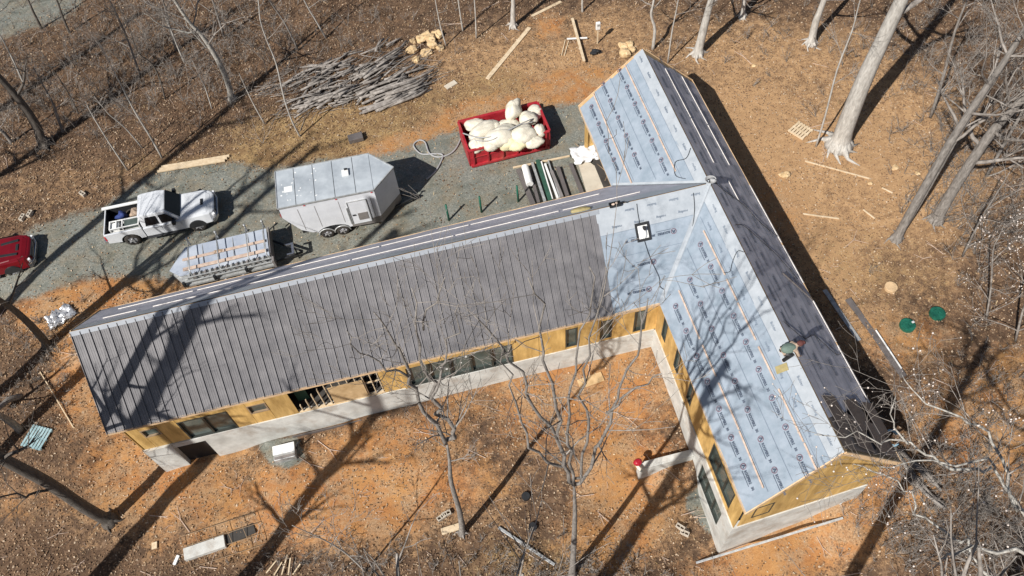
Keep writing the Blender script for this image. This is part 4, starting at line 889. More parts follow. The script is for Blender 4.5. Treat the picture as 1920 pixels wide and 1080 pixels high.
# dumpster and sacks
da = un(886, 314, 0); db = un(1028, 278, 0); d = (db - da)[:2]; DL = np.linalg.norm(d); d /= DL; rz = math.atan2(d[1], d[0]); DW = 2.25; DH = 1.35
D = thing('dumpster', 'open red steel dumpster heaped with white sacks', 'dumpster', (da[0], da[1], hz(da[0], da[1]) + .02), rz)
for y, s in ((0, -1), (DW, 1)):
    mb = MB(); mb.prism([(-.1, y, .1), (DL + .1, y, .1), (DL + .1, y, DH), (-.1, y, DH)], (0, -s * .05, 0)); mb.obj('side_wall', M['dump_red'], D)
    for k in range(6): mb = MB(); mb.box((.12 + k * (DL - .24) / 5, y + s * .05, DH / 2 + .05), (.1, .1, DH - .12)); mb.obj('rib', M['dump_red'], D, bevel=.01)
    mb = MB(); mb.box((DL / 2, y + s * .03, DH), (DL + .2, .14, .1)); mb.obj('top_rail', M['dump_red'], D, bevel=.015)
    mb = MB(); mb.box((DL / 2, y + s * .03, .14), (DL + .1, .16, .16)); mb.obj('bottom_rail', M['dump_red'], D, bevel=.015)
    mb = MB(); mb.box((DL / 2, y + s * .03, .75), (DL, .05, .05)); mb.obj('mid_rail', M['dump_red'], D)
for x in (-.1, DL + .1):
    mb = MB(); mb.box((x, DW / 2, DH / 2 + .05), (.06, DW, DH - .1)); mb.obj('end_wall', M['dump_red'], D)
    mb = MB(); mb.box((x, DW / 2, DH + .003), (.13, DW, .1)); mb.obj('top_rail', M['dump_red'], D, bevel=.015)
mb = MB(); mb.box((DL / 2, DW / 2, .14), (DL, DW, .05)); mb.obj('floor', M['dump_red'], D)
sacks = [('bulging white sack at the left end of the dumpster', (905, 245), 1.35, (.85, .42, .38), 35), ('large white sack in the middle of the heap', (940, 255), 1.45, (.80, .55, .42), 20), ('tall white sack standing up above the heap', (963, 203), 1.75, (.62, .36, .42), 65), ('crumpled white sack under the tall one', (990, 222), 1.45, (.5, .38, .3), -20),
         ('flat white sack along the back left of the heap', (893, 232), 1.15, (.55, .4, .3), 10), ('white sack in the back right corner below the tall sack', (1003, 212), 1.2, (.42, .38, .3), 20), ('sagging white sack between the front and right corner ones', (1000, 265), 1.15, (.5, .34, .28), 8), ('white sack low at the front, right of the yellowed one', (968, 272), 1.15, (.45, .32, .28), 0), ('buried white sack between the left and middle ones', (925, 240), 1.2, (.5, .4, .34), 50),
         ('full white sack near the right front of the dumpster', (982, 252), 1.4, (.62, .5, .42), 30), ('small white sack in the right corner of the dumpster', (1010, 245), 1.35, (.32, .32, .32), 0), ('low white sack at the front left corner', (895, 272), 1.25, (.42, .36, .32), 0), ('puffy white sack at the front, left of centre', (922, 272), 1.3, (.42, .34, .32), 10),
         ('yellowed sack at the front centre of the dumpster', (950, 265), 1.25, (.5, .4, .34), -10), ('yellow stained sack tucked beneath the left one', (915, 262), 1.2, (.45, .3, .3), 0), ('pale sack against the back rail of the dumpster', (955, 235), 1.2, (.5, .35, .3), 0)]
for i, (lb, q, z, sz, an) in enumerate(sacks):
    p = un(*q, z); mb = MB(); mb.crumple((0, 0, 0), [v * 1.18 for v in sz], 20 + i, R(an)); o = mb.obj('sack', M['sack_yellow'] if 'yellow' in lb else M['sack'], smooth=True); o.location = V3(p); tag(o, lb, 'sack', 'sacks heaped in the dumpster')
def hose_g(pts, r, m, name, label, cat, up=.03, group=None):
    P = []
    for q in pts: P.append(G(q[0], q[1]) + [0, 0, r + up] if len(q) == 2 else un(q[0], q[1], q[2]))
    Q = []
    for i in range(len(P) - 1):
        for k in range(6):
            a = k / 6; p0 = P[max(i - 1, 0)]; p1 = P[i]; p2 = P[i + 1]; p3 = P[min(i + 2, len(P) - 1)]
            Q.append(.5 * ((2 * p1) + (-p0 + p2) * a + (2 * p0 - 5 * p1 + 4 * p2 - p3) * a * a + (-p0 + 3 * p1 - 3 * p2 + p3) * a ** 3))
    Q.append(P[-1]); mb = MB(); mb.tube(Q, r, 7); return tag(mb.obj(name, m, smooth=True), label, cat, group)
hose_g([(800, 338), (815, 325), (827, 305), (830, 292), (815, 290), (790, 290), (776, 275), (785, 265), (797, 268), (805, 288), (820, 296), (840, 292), (855, 280), (866, 258)], .045, M['hose'], 'suction_hose', 'pale grey hose looping over gravel from trailer shadow to dumpster', 'hose')
hose_g([(868, 250, 1.45), (900, 258, 1.75), (935, 252, 1.85), (985, 228, 1.95), (1003, 222, 1.6)], .035, M['hose'], 'suction_hose', 'grey hose lying across the sacks in the dumpster', 'hose')
hose_g([(880, 262, 1.5), (920, 263, 1.78), (960, 240, 1.9), (1000, 228, 1.7)], .03, M['hose'], 'suction_hose', 'second thinner hose draped over the dumpster sacks', 'hose')

# ------------------------------------------------------------------ timber and materials on the ground
def board(a, b, wd, th, m, name, label, cat, lift=0., parts=1, group=None):
    p, q = G(*a), G(*b); mb = MB(); mb.beam(p + [0, 0, th / 2 + .02 + lift], q + [0, 0, th / 2 + .02 + lift], wd, th)
    return tag(mb.obj(name, m, bevel=.006), label, cat, group)
for k in range(3):
    p, q = G(297, 320), G(431, 298); d = (q - p) / np.linalg.norm(q - p); n = np.array([-d[1], d[0], 0]); off = (k - 1) * .15; mb = MB(); mb.beam(p + n * off + [0, 0, .1] + d * (.1 * k), q + n * off + [0, 0, .1] - d * (.12 * (2 - k)), .14, .09)
    tag(mb.obj('timber_beam', M['lumber'], bevel=.006), ['front', 'middle', 'rear'][k] + ' pine beam of the three laid along the gravel above the white pickup', 'beam', 'pine beams above the pickup')
board((914, 149), (993, 53), .26, .06, M['lumber'], 'plank', 'long wide pale plank lying alone on the slope above the dumpster', 'plank')
board((998, 31), (1052, 4), .2, .05, M['lumber'], 'plank', 'pale plank by the pale trunk at the top of the clearing', 'plank')
board((1073, 42), (1095, 122), .16, .08, M['lumber'], 'plank', 'pale plank propped across a sawhorse near the rock heap', 'plank', .25)
board((1063, 78), (1101, 76), .08, .08, M['white_plain'], 'pipe', 'short white bar crossing beneath the propped plank', 'pipe', .15)
board((1053, 105), (1060, 76), .05, .05, M['lumber'], 'stick', 'thin pale stick left of the propped plank', 'stick', group='thin sticks by the propped plank')
board((1058, 106), (1066, 78), .05, .05, M['lumber'], 'stick', 'second thin pale stick beside the propped plank', 'stick', group='thin sticks by the propped plank')
board((836, 166), (855, 155), .35, .08, M['slab'], 'stone_slab', 'flat pale slab lying on the leaf litter above the dumpster', 'slab')
board((1509, 303), (1630, 336), .08, .05, M['lumber'], 'plank', 'long thin pale board below the roots of the big pale tree', 'plank')
board((1505, 402), (1573, 411), .08, .05, M['lumber'], 'plank', 'thin pale board lying level on the tan ground east of the house', 'plank')
board((1618, 394), (1640, 411), .07, .05, M['lumber'], 'plank', 'short pale offcut at the foot of the twin trunks', 'offcut')
board((1653, 353), (1673, 363), .07, .05, M['lumber'], 'plank', 'short pale offcut beside the small pale stones', 'offcut')
board((76, 698), (139, 803), .05, .04, M['lumber'], 'stick', 'long thin pale stick on orange clay at the west gable', 'stick')
board((935, 990), (1040, 1060), .12, .09, M['galv'], 'pipe', 'bright metal pole lying in brush below the twin-trunk tree', 'pole')
board((1305, 1056), (1580, 972), .09, .09, M['galv'], 'pipe', 'long grey metal rail along the foot of the south gable', 'rail')
board((1589, 562), (1694, 708), .30, .10, M['brown_metal'], 'gutter', 'long dark metal channel lying along the east side of the house', 'channel')
board((1640, 622), (1688, 694), .06, .05, M['white_plain'], 'pipe', 'bright white rod resting on the dark metal channel', 'rod', .12)
board((1545, 545), (1610, 640), .22, .08, M['galv'], 'gutter', 'pale dusty channel in the shade edge by the east eave', 'channel')
board((1500, 700), (1500.1, 700.1), .05, .05, M['lumber'], 'plank', 'x', 'x') if False else None
board((1627, 762), (1653, 815), .28, .05, M['log'], 'plank', 'weathered grey plank leaning in brush at the dark roof corner', 'plank')
board((1668, 842), (1682, 872), .2, .05, M['log'], 'plank', 'short weathered plank below the pale blue hose ring', 'plank')
# pallets
def pallet(px, rz, label, m, n=7, sz=1.1):
    p = G(*px); t = thing('pallet', label, 'pallet', p + [0, 0, .02], rz)
    for x in (-.42, 0, .42): mb = MB(); mb.box((x * sz, 0, .05), (.08, sz, .09)); mb.obj('runner', m, t)
    for k in range(n): mb = MB(); mb.box((0, (-.5 + (k + .5) / n) * sz, .108), (sz, sz / n * .72, .022)); mb.obj('slat', m, t, bevel=.003)
    return t
pallet((71, 822), R(70), 'faded teal slatted pallet lying on clay west of the house', M['teal'])
pallet((1500, 247), R(38), 'small weathered wooden pallet on tan ground left of the big pale tree', M['lumber'], 6, 1.0)
# green posts
for i, (a, b) in enumerate((((830, 385), (842, 413)), ((896, 367), (903, 398)), ((963, 348), (972, 378)))):
    p = G(*b); q = un(*a, .0); hh = 1.1; base = G(*b); t0 = onplane(a[0], a[1], base, np.array([0, 1, 0])); 
    mb = MB(); mb.tube([base, [base[0] + (t0[0] - base[0]) * .1, base[1], base[2] + 1.3]], .055, 8); tag(mb.obj('fence_post', M['green_post'], smooth=True), ('green steel post nearest the cargo trailer', 'green steel post in the middle of the row of three', 'green steel post nearest the metal bundles')[i], 'post', 'green posts along the north wall')
# bundles of trim metal, white roll, rails
bund = [((972, 322), (1000, 388), .26, 'brown_metal'), ((992, 318), (1010, 384), .16, 'brown_metal'), ((998, 310), (1022, 382), .14, 'galv'), ((1008, 305), (1032, 380), .22, 'green_paint'), ((1022, 312), (1046, 376), .10, 'white_plain'), ((1034, 325), (1054, 374), .16, 'trailer_low'), ((1046, 318), (1064, 372), .20, 'brown_metal'), ((1070, 312), (1092, 368), .20, 'brown_metal'), ((1028, 306), (1050, 376), .07, 'galv'), ((1015, 308), (1036, 378), .07, 'white_plain')]
bl = ['thick brown bundle at the left, under the white roll', 'narrow brown bundle right of the white roll', 'shiny galvanised bundle third from the left', 'green tinged bundle in the middle of the stack', 'white bundle right of the green one', 'dark grey bundle right of centre', 'thick brown bundle with pale yellow cap', 'brown bundle apart from the others beside the porch slab', 'thin galvanised strip leaning between bundles', 'thin white strip left of the green bundle']
for i, (a, b, wd, m) in enumerate(bund):
    board(a, b, wd, .16, M[m], 'trim_bundle', bl[i] + ' of roof trim metal', 'metal bundle', .08, group='bundles of roof trim metal on the gravel')
board((962, 316), (1068, 294), .09, .09, M['lumber'], 'sleeper', 'pale timber sleeper across the heads of the trim bundles', 'sleeper')
p, q = G(985, 322), G(994, 355); mb = MB(); mb.tube([p + [0, 0, .42], q + [0, 0, .42]], .20, 18); tag(mb.obj('membrane_roll', M['white_plain'], bevel=.01), 'thick white roll of membrane lying on the brown metal bundle', 'roll')
def sheet(px_pts, z, m, name, label, cat, n=10, amp=.06, seed=1):
    P = [un(a, b, z) for a, b in px_pts]; rnd = random.Random(seed); vs = []
    for j in range(n + 1):
        for i in range(n + 1):
            a = lerp(P[0], P[1], i / n); b = lerp(P[3], P[2], i / n); p = lerp(a, b, j / n)
            p = p + np.array([rnd.uniform(-.05, .05), rnd.uniform(-.05, .05), abs(rnd.gauss(0, amp)) + .05]); vs.append(p)
    mb = MB(); mb.add(vs, [(j * (n + 1) + i, j * (n + 1) + i + 1, (j + 1) * (n + 1) + i + 1, (j + 1) * (n + 1) + i) for j in range(n) for i in range(n)])
    o = mb.obj(name, m, smooth=True); sd = o.modifiers.new('thick', 'SOLIDIFY'); sd.thickness = .02; return tag(o, label, cat)
sheet([(1068, 280), (1115, 272), (1125, 300), (1078, 312)], .15, M['tarp'], 'tarp', 'crumpled white sheeting on the porch slab under the blue roof', 'tarp', amp=.1)
sheet([(88, 598), (130, 572), (148, 590), (98, 622)], -.3, M['foil'], 'wrap', 'crumpled shiny silver wrapping by the north-west house corner', 'wrapping', 12, .16, 3)
hose_g([(1078, 275), (1098, 292), (1115, 310), (1137, 330), (1134, 345)], .02, M['frame_tan'], 'cord', 'brown cord snaking over the white sheeting on the porch slab', 'cord', .25)
# utility box by the wall, AC pad
t_ = thing('utility_box', 'grey slatted utility box on a gravel pad against the south wall', 'utility box', G(537, 852), dA[0] * 0 + math.atan2(dA[1], dA[0]))
mb = MB(); mb.box((0, 0, .2), (1.0, .75, .40)); mb.obj('body', M['galv'], t_, bevel=.03)
mb = MB(); mb.box((0, .12, .43), (1.02, .46, .05)); mb.obj('lid', M['white_plain'], t_, bevel=.02)
mb = MB(); mb.box((0, -.28, .41), (.9, .12, .03)); mb.obj('front_lip', M['trailer_low'], t_)
mb = MB(); mb.tube([(.55, .1, .2), (.7, .15, .6), (.85, .25, .55), (.8, .3, .1)], .04, 7); mb.obj('cable', M['black_trim'], t_, smooth=True)
# dark box on the slope
p = G(668, 262); mb = MB(); mb.box(p + [0, 0, .15], (.85, .5, .3), R(12)); tag(mb.obj('storage_crate', M['brown_metal'], bevel=.03), 'dark grey crate alone in the straw above the cargo trailer', 'crate')
# concrete trough / steps bottom left with rebar grid
pA, pB = G(348, 1042), G(424, 1016); mb = MB(); mb.beam(pA + [0, 0, .1], pB + [0, 0, .1], .55, .28); tag(mb.obj('concrete_footing', M['concrete'], bevel=.02), 'pale concrete footing block on clay near a dark plank', 'footing')
board((424, 1014), (478, 990), .5, .06, M['interior'], 'steel_plate', 'dark flat sheet end to end with the pale footing', 'sheet')
# sieve frame (rebar mesh)
mb = MB()
P = [G(340, 1010), G(478, 965), G(500, 1020), G(360, 1065)]
for k in range(6):
    a, b = lerp(P[0], P[1], k / 5), lerp(P[3], P[2], k / 5); mb.tube([a + [0, 0, .25], b + [0, 0, .05]], .014, 5)
for k in range(4):
    a, b = lerp(P[0], P[3], k / 3), lerp(P[1], P[2], k / 3); mb.tube([a + [0, 0, .25 - .06 * k], b + [0, 0, .25 - .06 * k]], .014, 5)
tag(mb.obj('rebar_mesh', M['frame_tan']), 'rusty rebar mesh tilted over the pale footing', 'rebar mesh')
board((328, 1060), (336, 1042), .14, .1, M['white_plain'], 'offcut', 'small white offcut left of the pale footing', 'offcut')
board((286, 1025), (296, 1022), .3, .08, M['lumber'], 'offcut', 'square pale wood offcut on clay left of the footing', 'offcut')
# blocks
def cblock(px, rz, label, group=None, m=None, dz=0.):
    p = G(*px); t = MB()
    L_, W_, H_ = .40, .20, .20
    for y in (-W_ / 2 + .02, W_ / 2 - .02): t.box((0, y, 0), (L_, .04, H_))
    for x in (-L_ / 2 + .02, 0, L_ / 2 - .02): t.box((x, 0, 0.001), (.04, W_ - .08, H_))
    o = t.obj('concrete_block', m or M['block']); o.location = V3(p + [0, 0, .11 + dz]); o.rotation_euler = (0, 0, rz); return tag(o, label, 'block', group)
cblock((44, 410), R(75), 'concrete block on leaf litter above the red truck, left one of a pair', 'pair of blocks above the red truck'); cblock((58, 403), R(75), 'concrete block on leaf litter above the red truck, right one of a pair', 'pair of blocks above the red truck')
cblock((157, 366), R(140), 'single hollow block lying behind the white pickup bed')
cblock((1275, 990), R(-40), 'hollow concrete block by the south-east basement window, upper of two', 'blocks below the basement window'); cblock((1283, 1001), R(-30), 'hollow concrete block by the south-east basement window, lower of two', 'blocks below the basement window')
cblock((828, 972), R(30), 'hollow block beside the base of the left courtyard tree'); cblock((838, 965), R(20), 'hollow block partly under another at the left courtyard tree', dz=.02)
board((828, 998), (870, 985), .3, .08, M['lumber'], 'plank', 'splintered pale board at the foot of the left courtyard tree', 'plank')
board((1085, 722), (1130, 706), .5, .05, M['ply_raw'], 'plywood_sheet', 'pale plywood sheet on courtyard ground behind tree branches', 'plywood')
# dark stumps/holes
for i, q in enumerate(((986, 932), (999, 989))):
    p = G(*q); mb = MB(); mb.cyl(p + [0, 0, .06], (0, 0, 1), .19, .22, 18); mb.cur = 0; tag(mb.obj('black_pot', M['black_trim']), ('black round pot set in clay, the upper of two', 'black round pot in the brush, the lower of two')[i], 'pot', 'black pots below the courtyard')
# green septic lids
for i, (q, lb) in enumerate((((1700, 612), 'round green septic lid with a pale tag, nearer the house'), ((1756, 590), 'round green septic lid farther from the house'))):
    p = G(*q); t_ = thing('septic_lid', lb, 'septic lid', p, 0, 'green septic lids east of the house')
    mb = MB(); mb.cyl((0, 0, .08), (0, 0, 1), .36, .16, 28); mb.obj('riser', M['green_lid'], t_)
    mb = MB(); mb.cyl((0, 0, .18), (0, 0, 1), .33, .05, 28); mb.obj('lid', M['green_lid'], t_, bevel=.01)
    for k in range(6): mb = MB(); a = k * math.pi / 3; mb.beam((0, 0, .212), (math.cos(a) * .3, math.sin(a) * .3, .212), .025, .012); mb.obj('lid_rib', M['green_lid'], t_)
    if i == 0: mb = MB(); mb.box((.26, .08, .22), (.12, .1, .02), .4); mb.obj('tag', M['white_plain'], t_)
# stump
p = G(1669, 541); mb = MB(); mb.cyl(p + [0, 0, .08], (0, 0, 1), .30, .22, 14); tag(mb.obj('stump', mat('cut_wood', (.6, .42, .24), .8, 0, .15, 5, bump=.3), bevel=.01), 'fresh cut round tree stump between house and septic lids', 'stump')
# sign-like marker at the top of the clearing
t_ = thing('marker_post', 'white box on a wooden stake at the top of the clearing', 'marker post', G(1120, 82), .1)
mb = MB(); mb.beam((0, 0, 0), (0, 0, 1.2), .07, .07); mb.obj('stake', M['lumber'], t_); mb = MB(); mb.box((0, 0, 1.35), (.26, .16, .5)); mb.obj('meter_box', M['white_plain'], t_, bevel=.02); mb = MB(); mb.box((0, -.09, 1.45), (.14, .02, .14)); mb.obj('dial', M['galv'], t_)
p = G(1117, 100); mb = MB(); mb.blob(p + [0, 0, .1], (.35, .22, .14), 9, .5); tag(mb.obj('tool_heap', M['black_trim']), 'small dark heap of tools left below the white box', 'tools')
# pale blue hose ring in brush
mb = MB(); c = un(1672, 822, 1.0)
for k in range(3): mb.tube([c + [math.cos(a) * (.3 + .02 * k), math.sin(a) * .34, .05 * k] for a in np.linspace(.4, 5.2, 18)], .03, 6)
tag(mb.obj('hose_ring', M['blue_tub'], smooth=True), 'pale blue coiled hose hanging in brush at the dark roof corner', 'hose')
# extra scattered small boards near brush bottom
for i, (a, b) in enumerate((((500, 1075), (520, 1050)), ((515, 1080), (530, 1055)), ((530, 1079), (541, 1042)), ((543, 1080), (547, 1048)), ((552, 1080), (566, 1060)))):
    board(a, b, .06, .05, M['lumber'], 'stake', 'pale split stake in the small bundle at the bottom edge', 'stake', .05 * i, group='split stakes at the bottom edge')
mb = MB(); mb.beam(un(1585, 930, -1.0), un(1560, 965, -2.0), .1, .1); tag(mb.obj('bracket', M['galv']), 'short grey bracket under the metal rail at the south gable', 'bracket')
# dark steel leaf over the east eave corner (stacked panels)
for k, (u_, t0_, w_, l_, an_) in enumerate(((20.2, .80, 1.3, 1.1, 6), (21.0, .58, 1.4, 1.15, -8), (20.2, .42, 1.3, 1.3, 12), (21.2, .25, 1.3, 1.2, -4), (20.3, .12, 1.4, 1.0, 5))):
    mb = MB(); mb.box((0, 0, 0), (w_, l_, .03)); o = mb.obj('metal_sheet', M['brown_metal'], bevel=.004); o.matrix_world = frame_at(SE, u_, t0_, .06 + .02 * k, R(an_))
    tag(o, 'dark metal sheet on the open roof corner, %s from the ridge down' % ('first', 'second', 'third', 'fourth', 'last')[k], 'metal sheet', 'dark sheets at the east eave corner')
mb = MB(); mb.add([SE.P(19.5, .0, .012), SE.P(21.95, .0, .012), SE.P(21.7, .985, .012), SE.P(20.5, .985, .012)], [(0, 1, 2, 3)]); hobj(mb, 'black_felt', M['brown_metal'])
# brick pier beyond, grey metal piece left of north eave
p, q = un(880, 425, 2.0), un(990, 382, 2.0)

# ------------------------------------------------------------------ rocks and logs
rocks = [((775, 97), .42), ((800, 70), .40), ((820, 68), .40), ((790, 80), .34), ((812, 90), .40), ((782, 115), .34), ((798, 102), .36), ((775, 79), .24), ((824, 92), .3), ((806, 78), .36)]
for i, (q, s) in enumerate(rocks):
    mb = MB(); mb.blob((0, 0, 0), (s, s * .8, s * .6), 40 + i, .3, 9, 6, i * 1.1); o = mb.obj('boulder', M['rock']); o.location = V3(G(*q) + [0, 0, s * .35 + (.18 if i in (3, 9, 4) else 0)])
    tag(o, 'yellow sandstone boulder, %s of the heap right of the brush piles' % ['at the left edge', 'at the top middle', 'at the top right corner', 'riding on top left', 'right of centre', 'lowest at bottom left', 'at the bottom middle', 'smallest, upper left', 'at the right edge', 'near the top centre'][i], 'boulder', 'boulders heaped by the brush piles')
for i, (q, s) in enumerate([((1172, 103), .42), ((1180, 86), .30), ((1168, 88), .30), ((1186, 95), .26)]):
    mb = MB(); mb.blob((0, 0, 0), (s, s * .8, s * .6), 60 + i, .3, 9, 6, i * 1.3); o = mb.obj('boulder', M['rock']); o.location = V3(G(*q) + [0, 0, s * .35]); tag(o, ['largest yellow boulder of the small heap by the north gable', 'top yellow boulder of the small heap by the north gable', 'small yellow boulder left of the top one by the north gable', 'smallest yellow boulder nearest the north gable tip'][i], 'boulder', 'boulders at the north gable')
for i, (q, s, lb) in enumerate([((1413, 124), .13, 'small round pale stone north-east of the ridge end'), ((1677, 316), .2, 'pale angular stone right of the big tree roots'), ((1720, 326), .14, 'small pale stone near the twin trunks'), ((1632, 345), .14, 'round pale stone below the long thin board'), ((1472, 330), .3, 'flat buff stone half buried in tan ground by the house shadow')]):
    mb = MB(); mb.blob((0, 0, 0), (s, s * .8, s * .5), 80 + i, .25, 9, 6); o = mb.obj('stone', M['rock']); o.location = V3(G(*q) + [0, 0, s * .3]); tag(o, lb, 'stone')
lr = random.Random(12)
mb = MB()
for i in range(260):
    u = lr.uniform(-1, 1); v = lr.uniform(-1, 1); q = (655 + u * 150 + v * 25, 152 - u * 45 + v * 42); p = G(*q); L_ = lr.uniform(.5, 2.2); an = R(32) + lr.gauss(0, .45); d_ = np.array([math.cos(an), math.sin(an), lr.gauss(0, .08)]); z = lr.random() * .5 * (1 - .5 * abs(v)) + .03; rr_ = lr.uniform(.009, .028)
    mb.tube([p - d_ * L_ / 2 + [0, 0, z], p + [lr.gauss(0, .06), lr.gauss(0, .06), z], p + d_ * L_ / 2 + [0, 0, z]], [rr_, rr_ * .8, rr_ * .5], 4, cap=False)
o = mb.obj('brush_twigs', M['log'], smooth=True); o['kind'] = 'stuff'; tag(o, 'tangle of thin cut twigs filling the brush pile', 'brush')
def logs(n, cx, cy, sx, sy, ang, spread, l0, l1, r0, r1, hmax, label, group):
    for i in range(n):
        a = lr.random(); u = lr.uniform(-1, 1); v = lr.uniform(-1, 1); q = (cx + u * sx + v * sy * .3, cy - u * sx * .33 + v * sy)
        p = G(*q); L_ = lr.uniform(l0, l1); an = R(ang) + lr.gauss(0, spread); rr_ = lr.uniform(r0, r1); z = rr_ + lr.random() * hmax * (1 - .6 * abs(v))
        d_ = np.array([math.cos(an), math.sin(an), lr.gauss(0, .05)]); bend = np.array([-d_[1], d_[0], 0]) * lr.gauss(0, .06) * L_
        P = [p - d_ * L_ / 2, p - d_ * L_ * .17 + bend * .7, p + d_ * L_ * .17 + bend, p + d_ * L_ / 2]
        mb = MB(); mb.tube([x + [0, 0, z] for x in P], [rr_, rr_ * .95, rr_ * .85, rr_ * .7], 7); tag(mb.obj('log', M['log'], smooth=True), label, 'log', group)
logs(95, 655, 150, 95, 38, 31, .30, .9, 2.8, .035, .09, .6, 'thin grey cut limb lying in the wide brush pile at the wood edge', 'limbs of the brush pile')
logs(34, 742, 172, 36, 22, 22, .07, 2.0, 3.0, .06, .10, .45, 'straight grey log in the tidy stack beside the brush pile', 'logs of the tidy stack')
logs(9, 1722, 905, 10, 26, -62, .08, 1.6, 3.0, .05, .09, .35, 'grey weathered pole in the stack below the house corner at the picture edge', 'poles below the south-east corner')

# ------------------------------------------------------------------ trees
def grow(mb, p, d, L_, r, lvl, rnd, maxl, dens=1., sides=(7, 5, 4, 3, 3), up=.12, tips=None, rmin=.007):
    n = max(3, int(L_ / .55)) if lvl < 2 else 3
    P = [p.copy()]; Rr = [r]; dd = d.normalized()
    for i in range(n):
        dd = (dd + Vector((rnd.gauss(0, .13), rnd.gauss(0, .13), rnd.gauss(0, .10) + up * .5))).normalized()
        P.append(P[-1] + dd * (L_ / n)); Rr.append(max(rmin, r * (1 - .72 * (i + 1) / n)))
    mb.tube(P, Rr, sides[min(lvl, 4)], cap=False)
    if tips is not None and lvl >= maxl - 1: tips.append(P[-1])
    if lvl >= maxl: return
    nk = max(2, int((3.2 if lvl == 0 else 3.6) * dens + rnd.random()))
    if lvl > 1: nk = max(2, int(3.4 * dens))
    for k in range(nk):
        f_ = rnd.uniform(.25, .98); i = min(int(f_ * n), n - 1); b = P[i].lerp(P[i + 1], f_ * n - i)
        ax = Vector((rnd.gauss(0, 1), rnd.gauss(0, 1), rnd.gauss(0, .4))); ax = (ax - dd * ax.dot(dd)).normalized()
        nd = (P[i + 1] - P[i]).normalized() * rnd.uniform(.6, 1.0) + ax * rnd.uniform(.45, .9) + Vector((0, 0, up))
        rr_ = max(rmin, Rr[i] * rnd.uniform(.45, .7)); grow(mb, b, nd, L_ * rnd.uniform(.42, .68), rr_, lvl + 1, rnd, maxl, dens, sides, up, tips, rmin)
def auto(px, py, base):                          # point on the sight line nearest the vertical through base
    d = ray(px, py); t = ((base[:2] - CAM[:2]) @ d[:2]) / (d[:2] @ d[:2]); return CAM + d * t
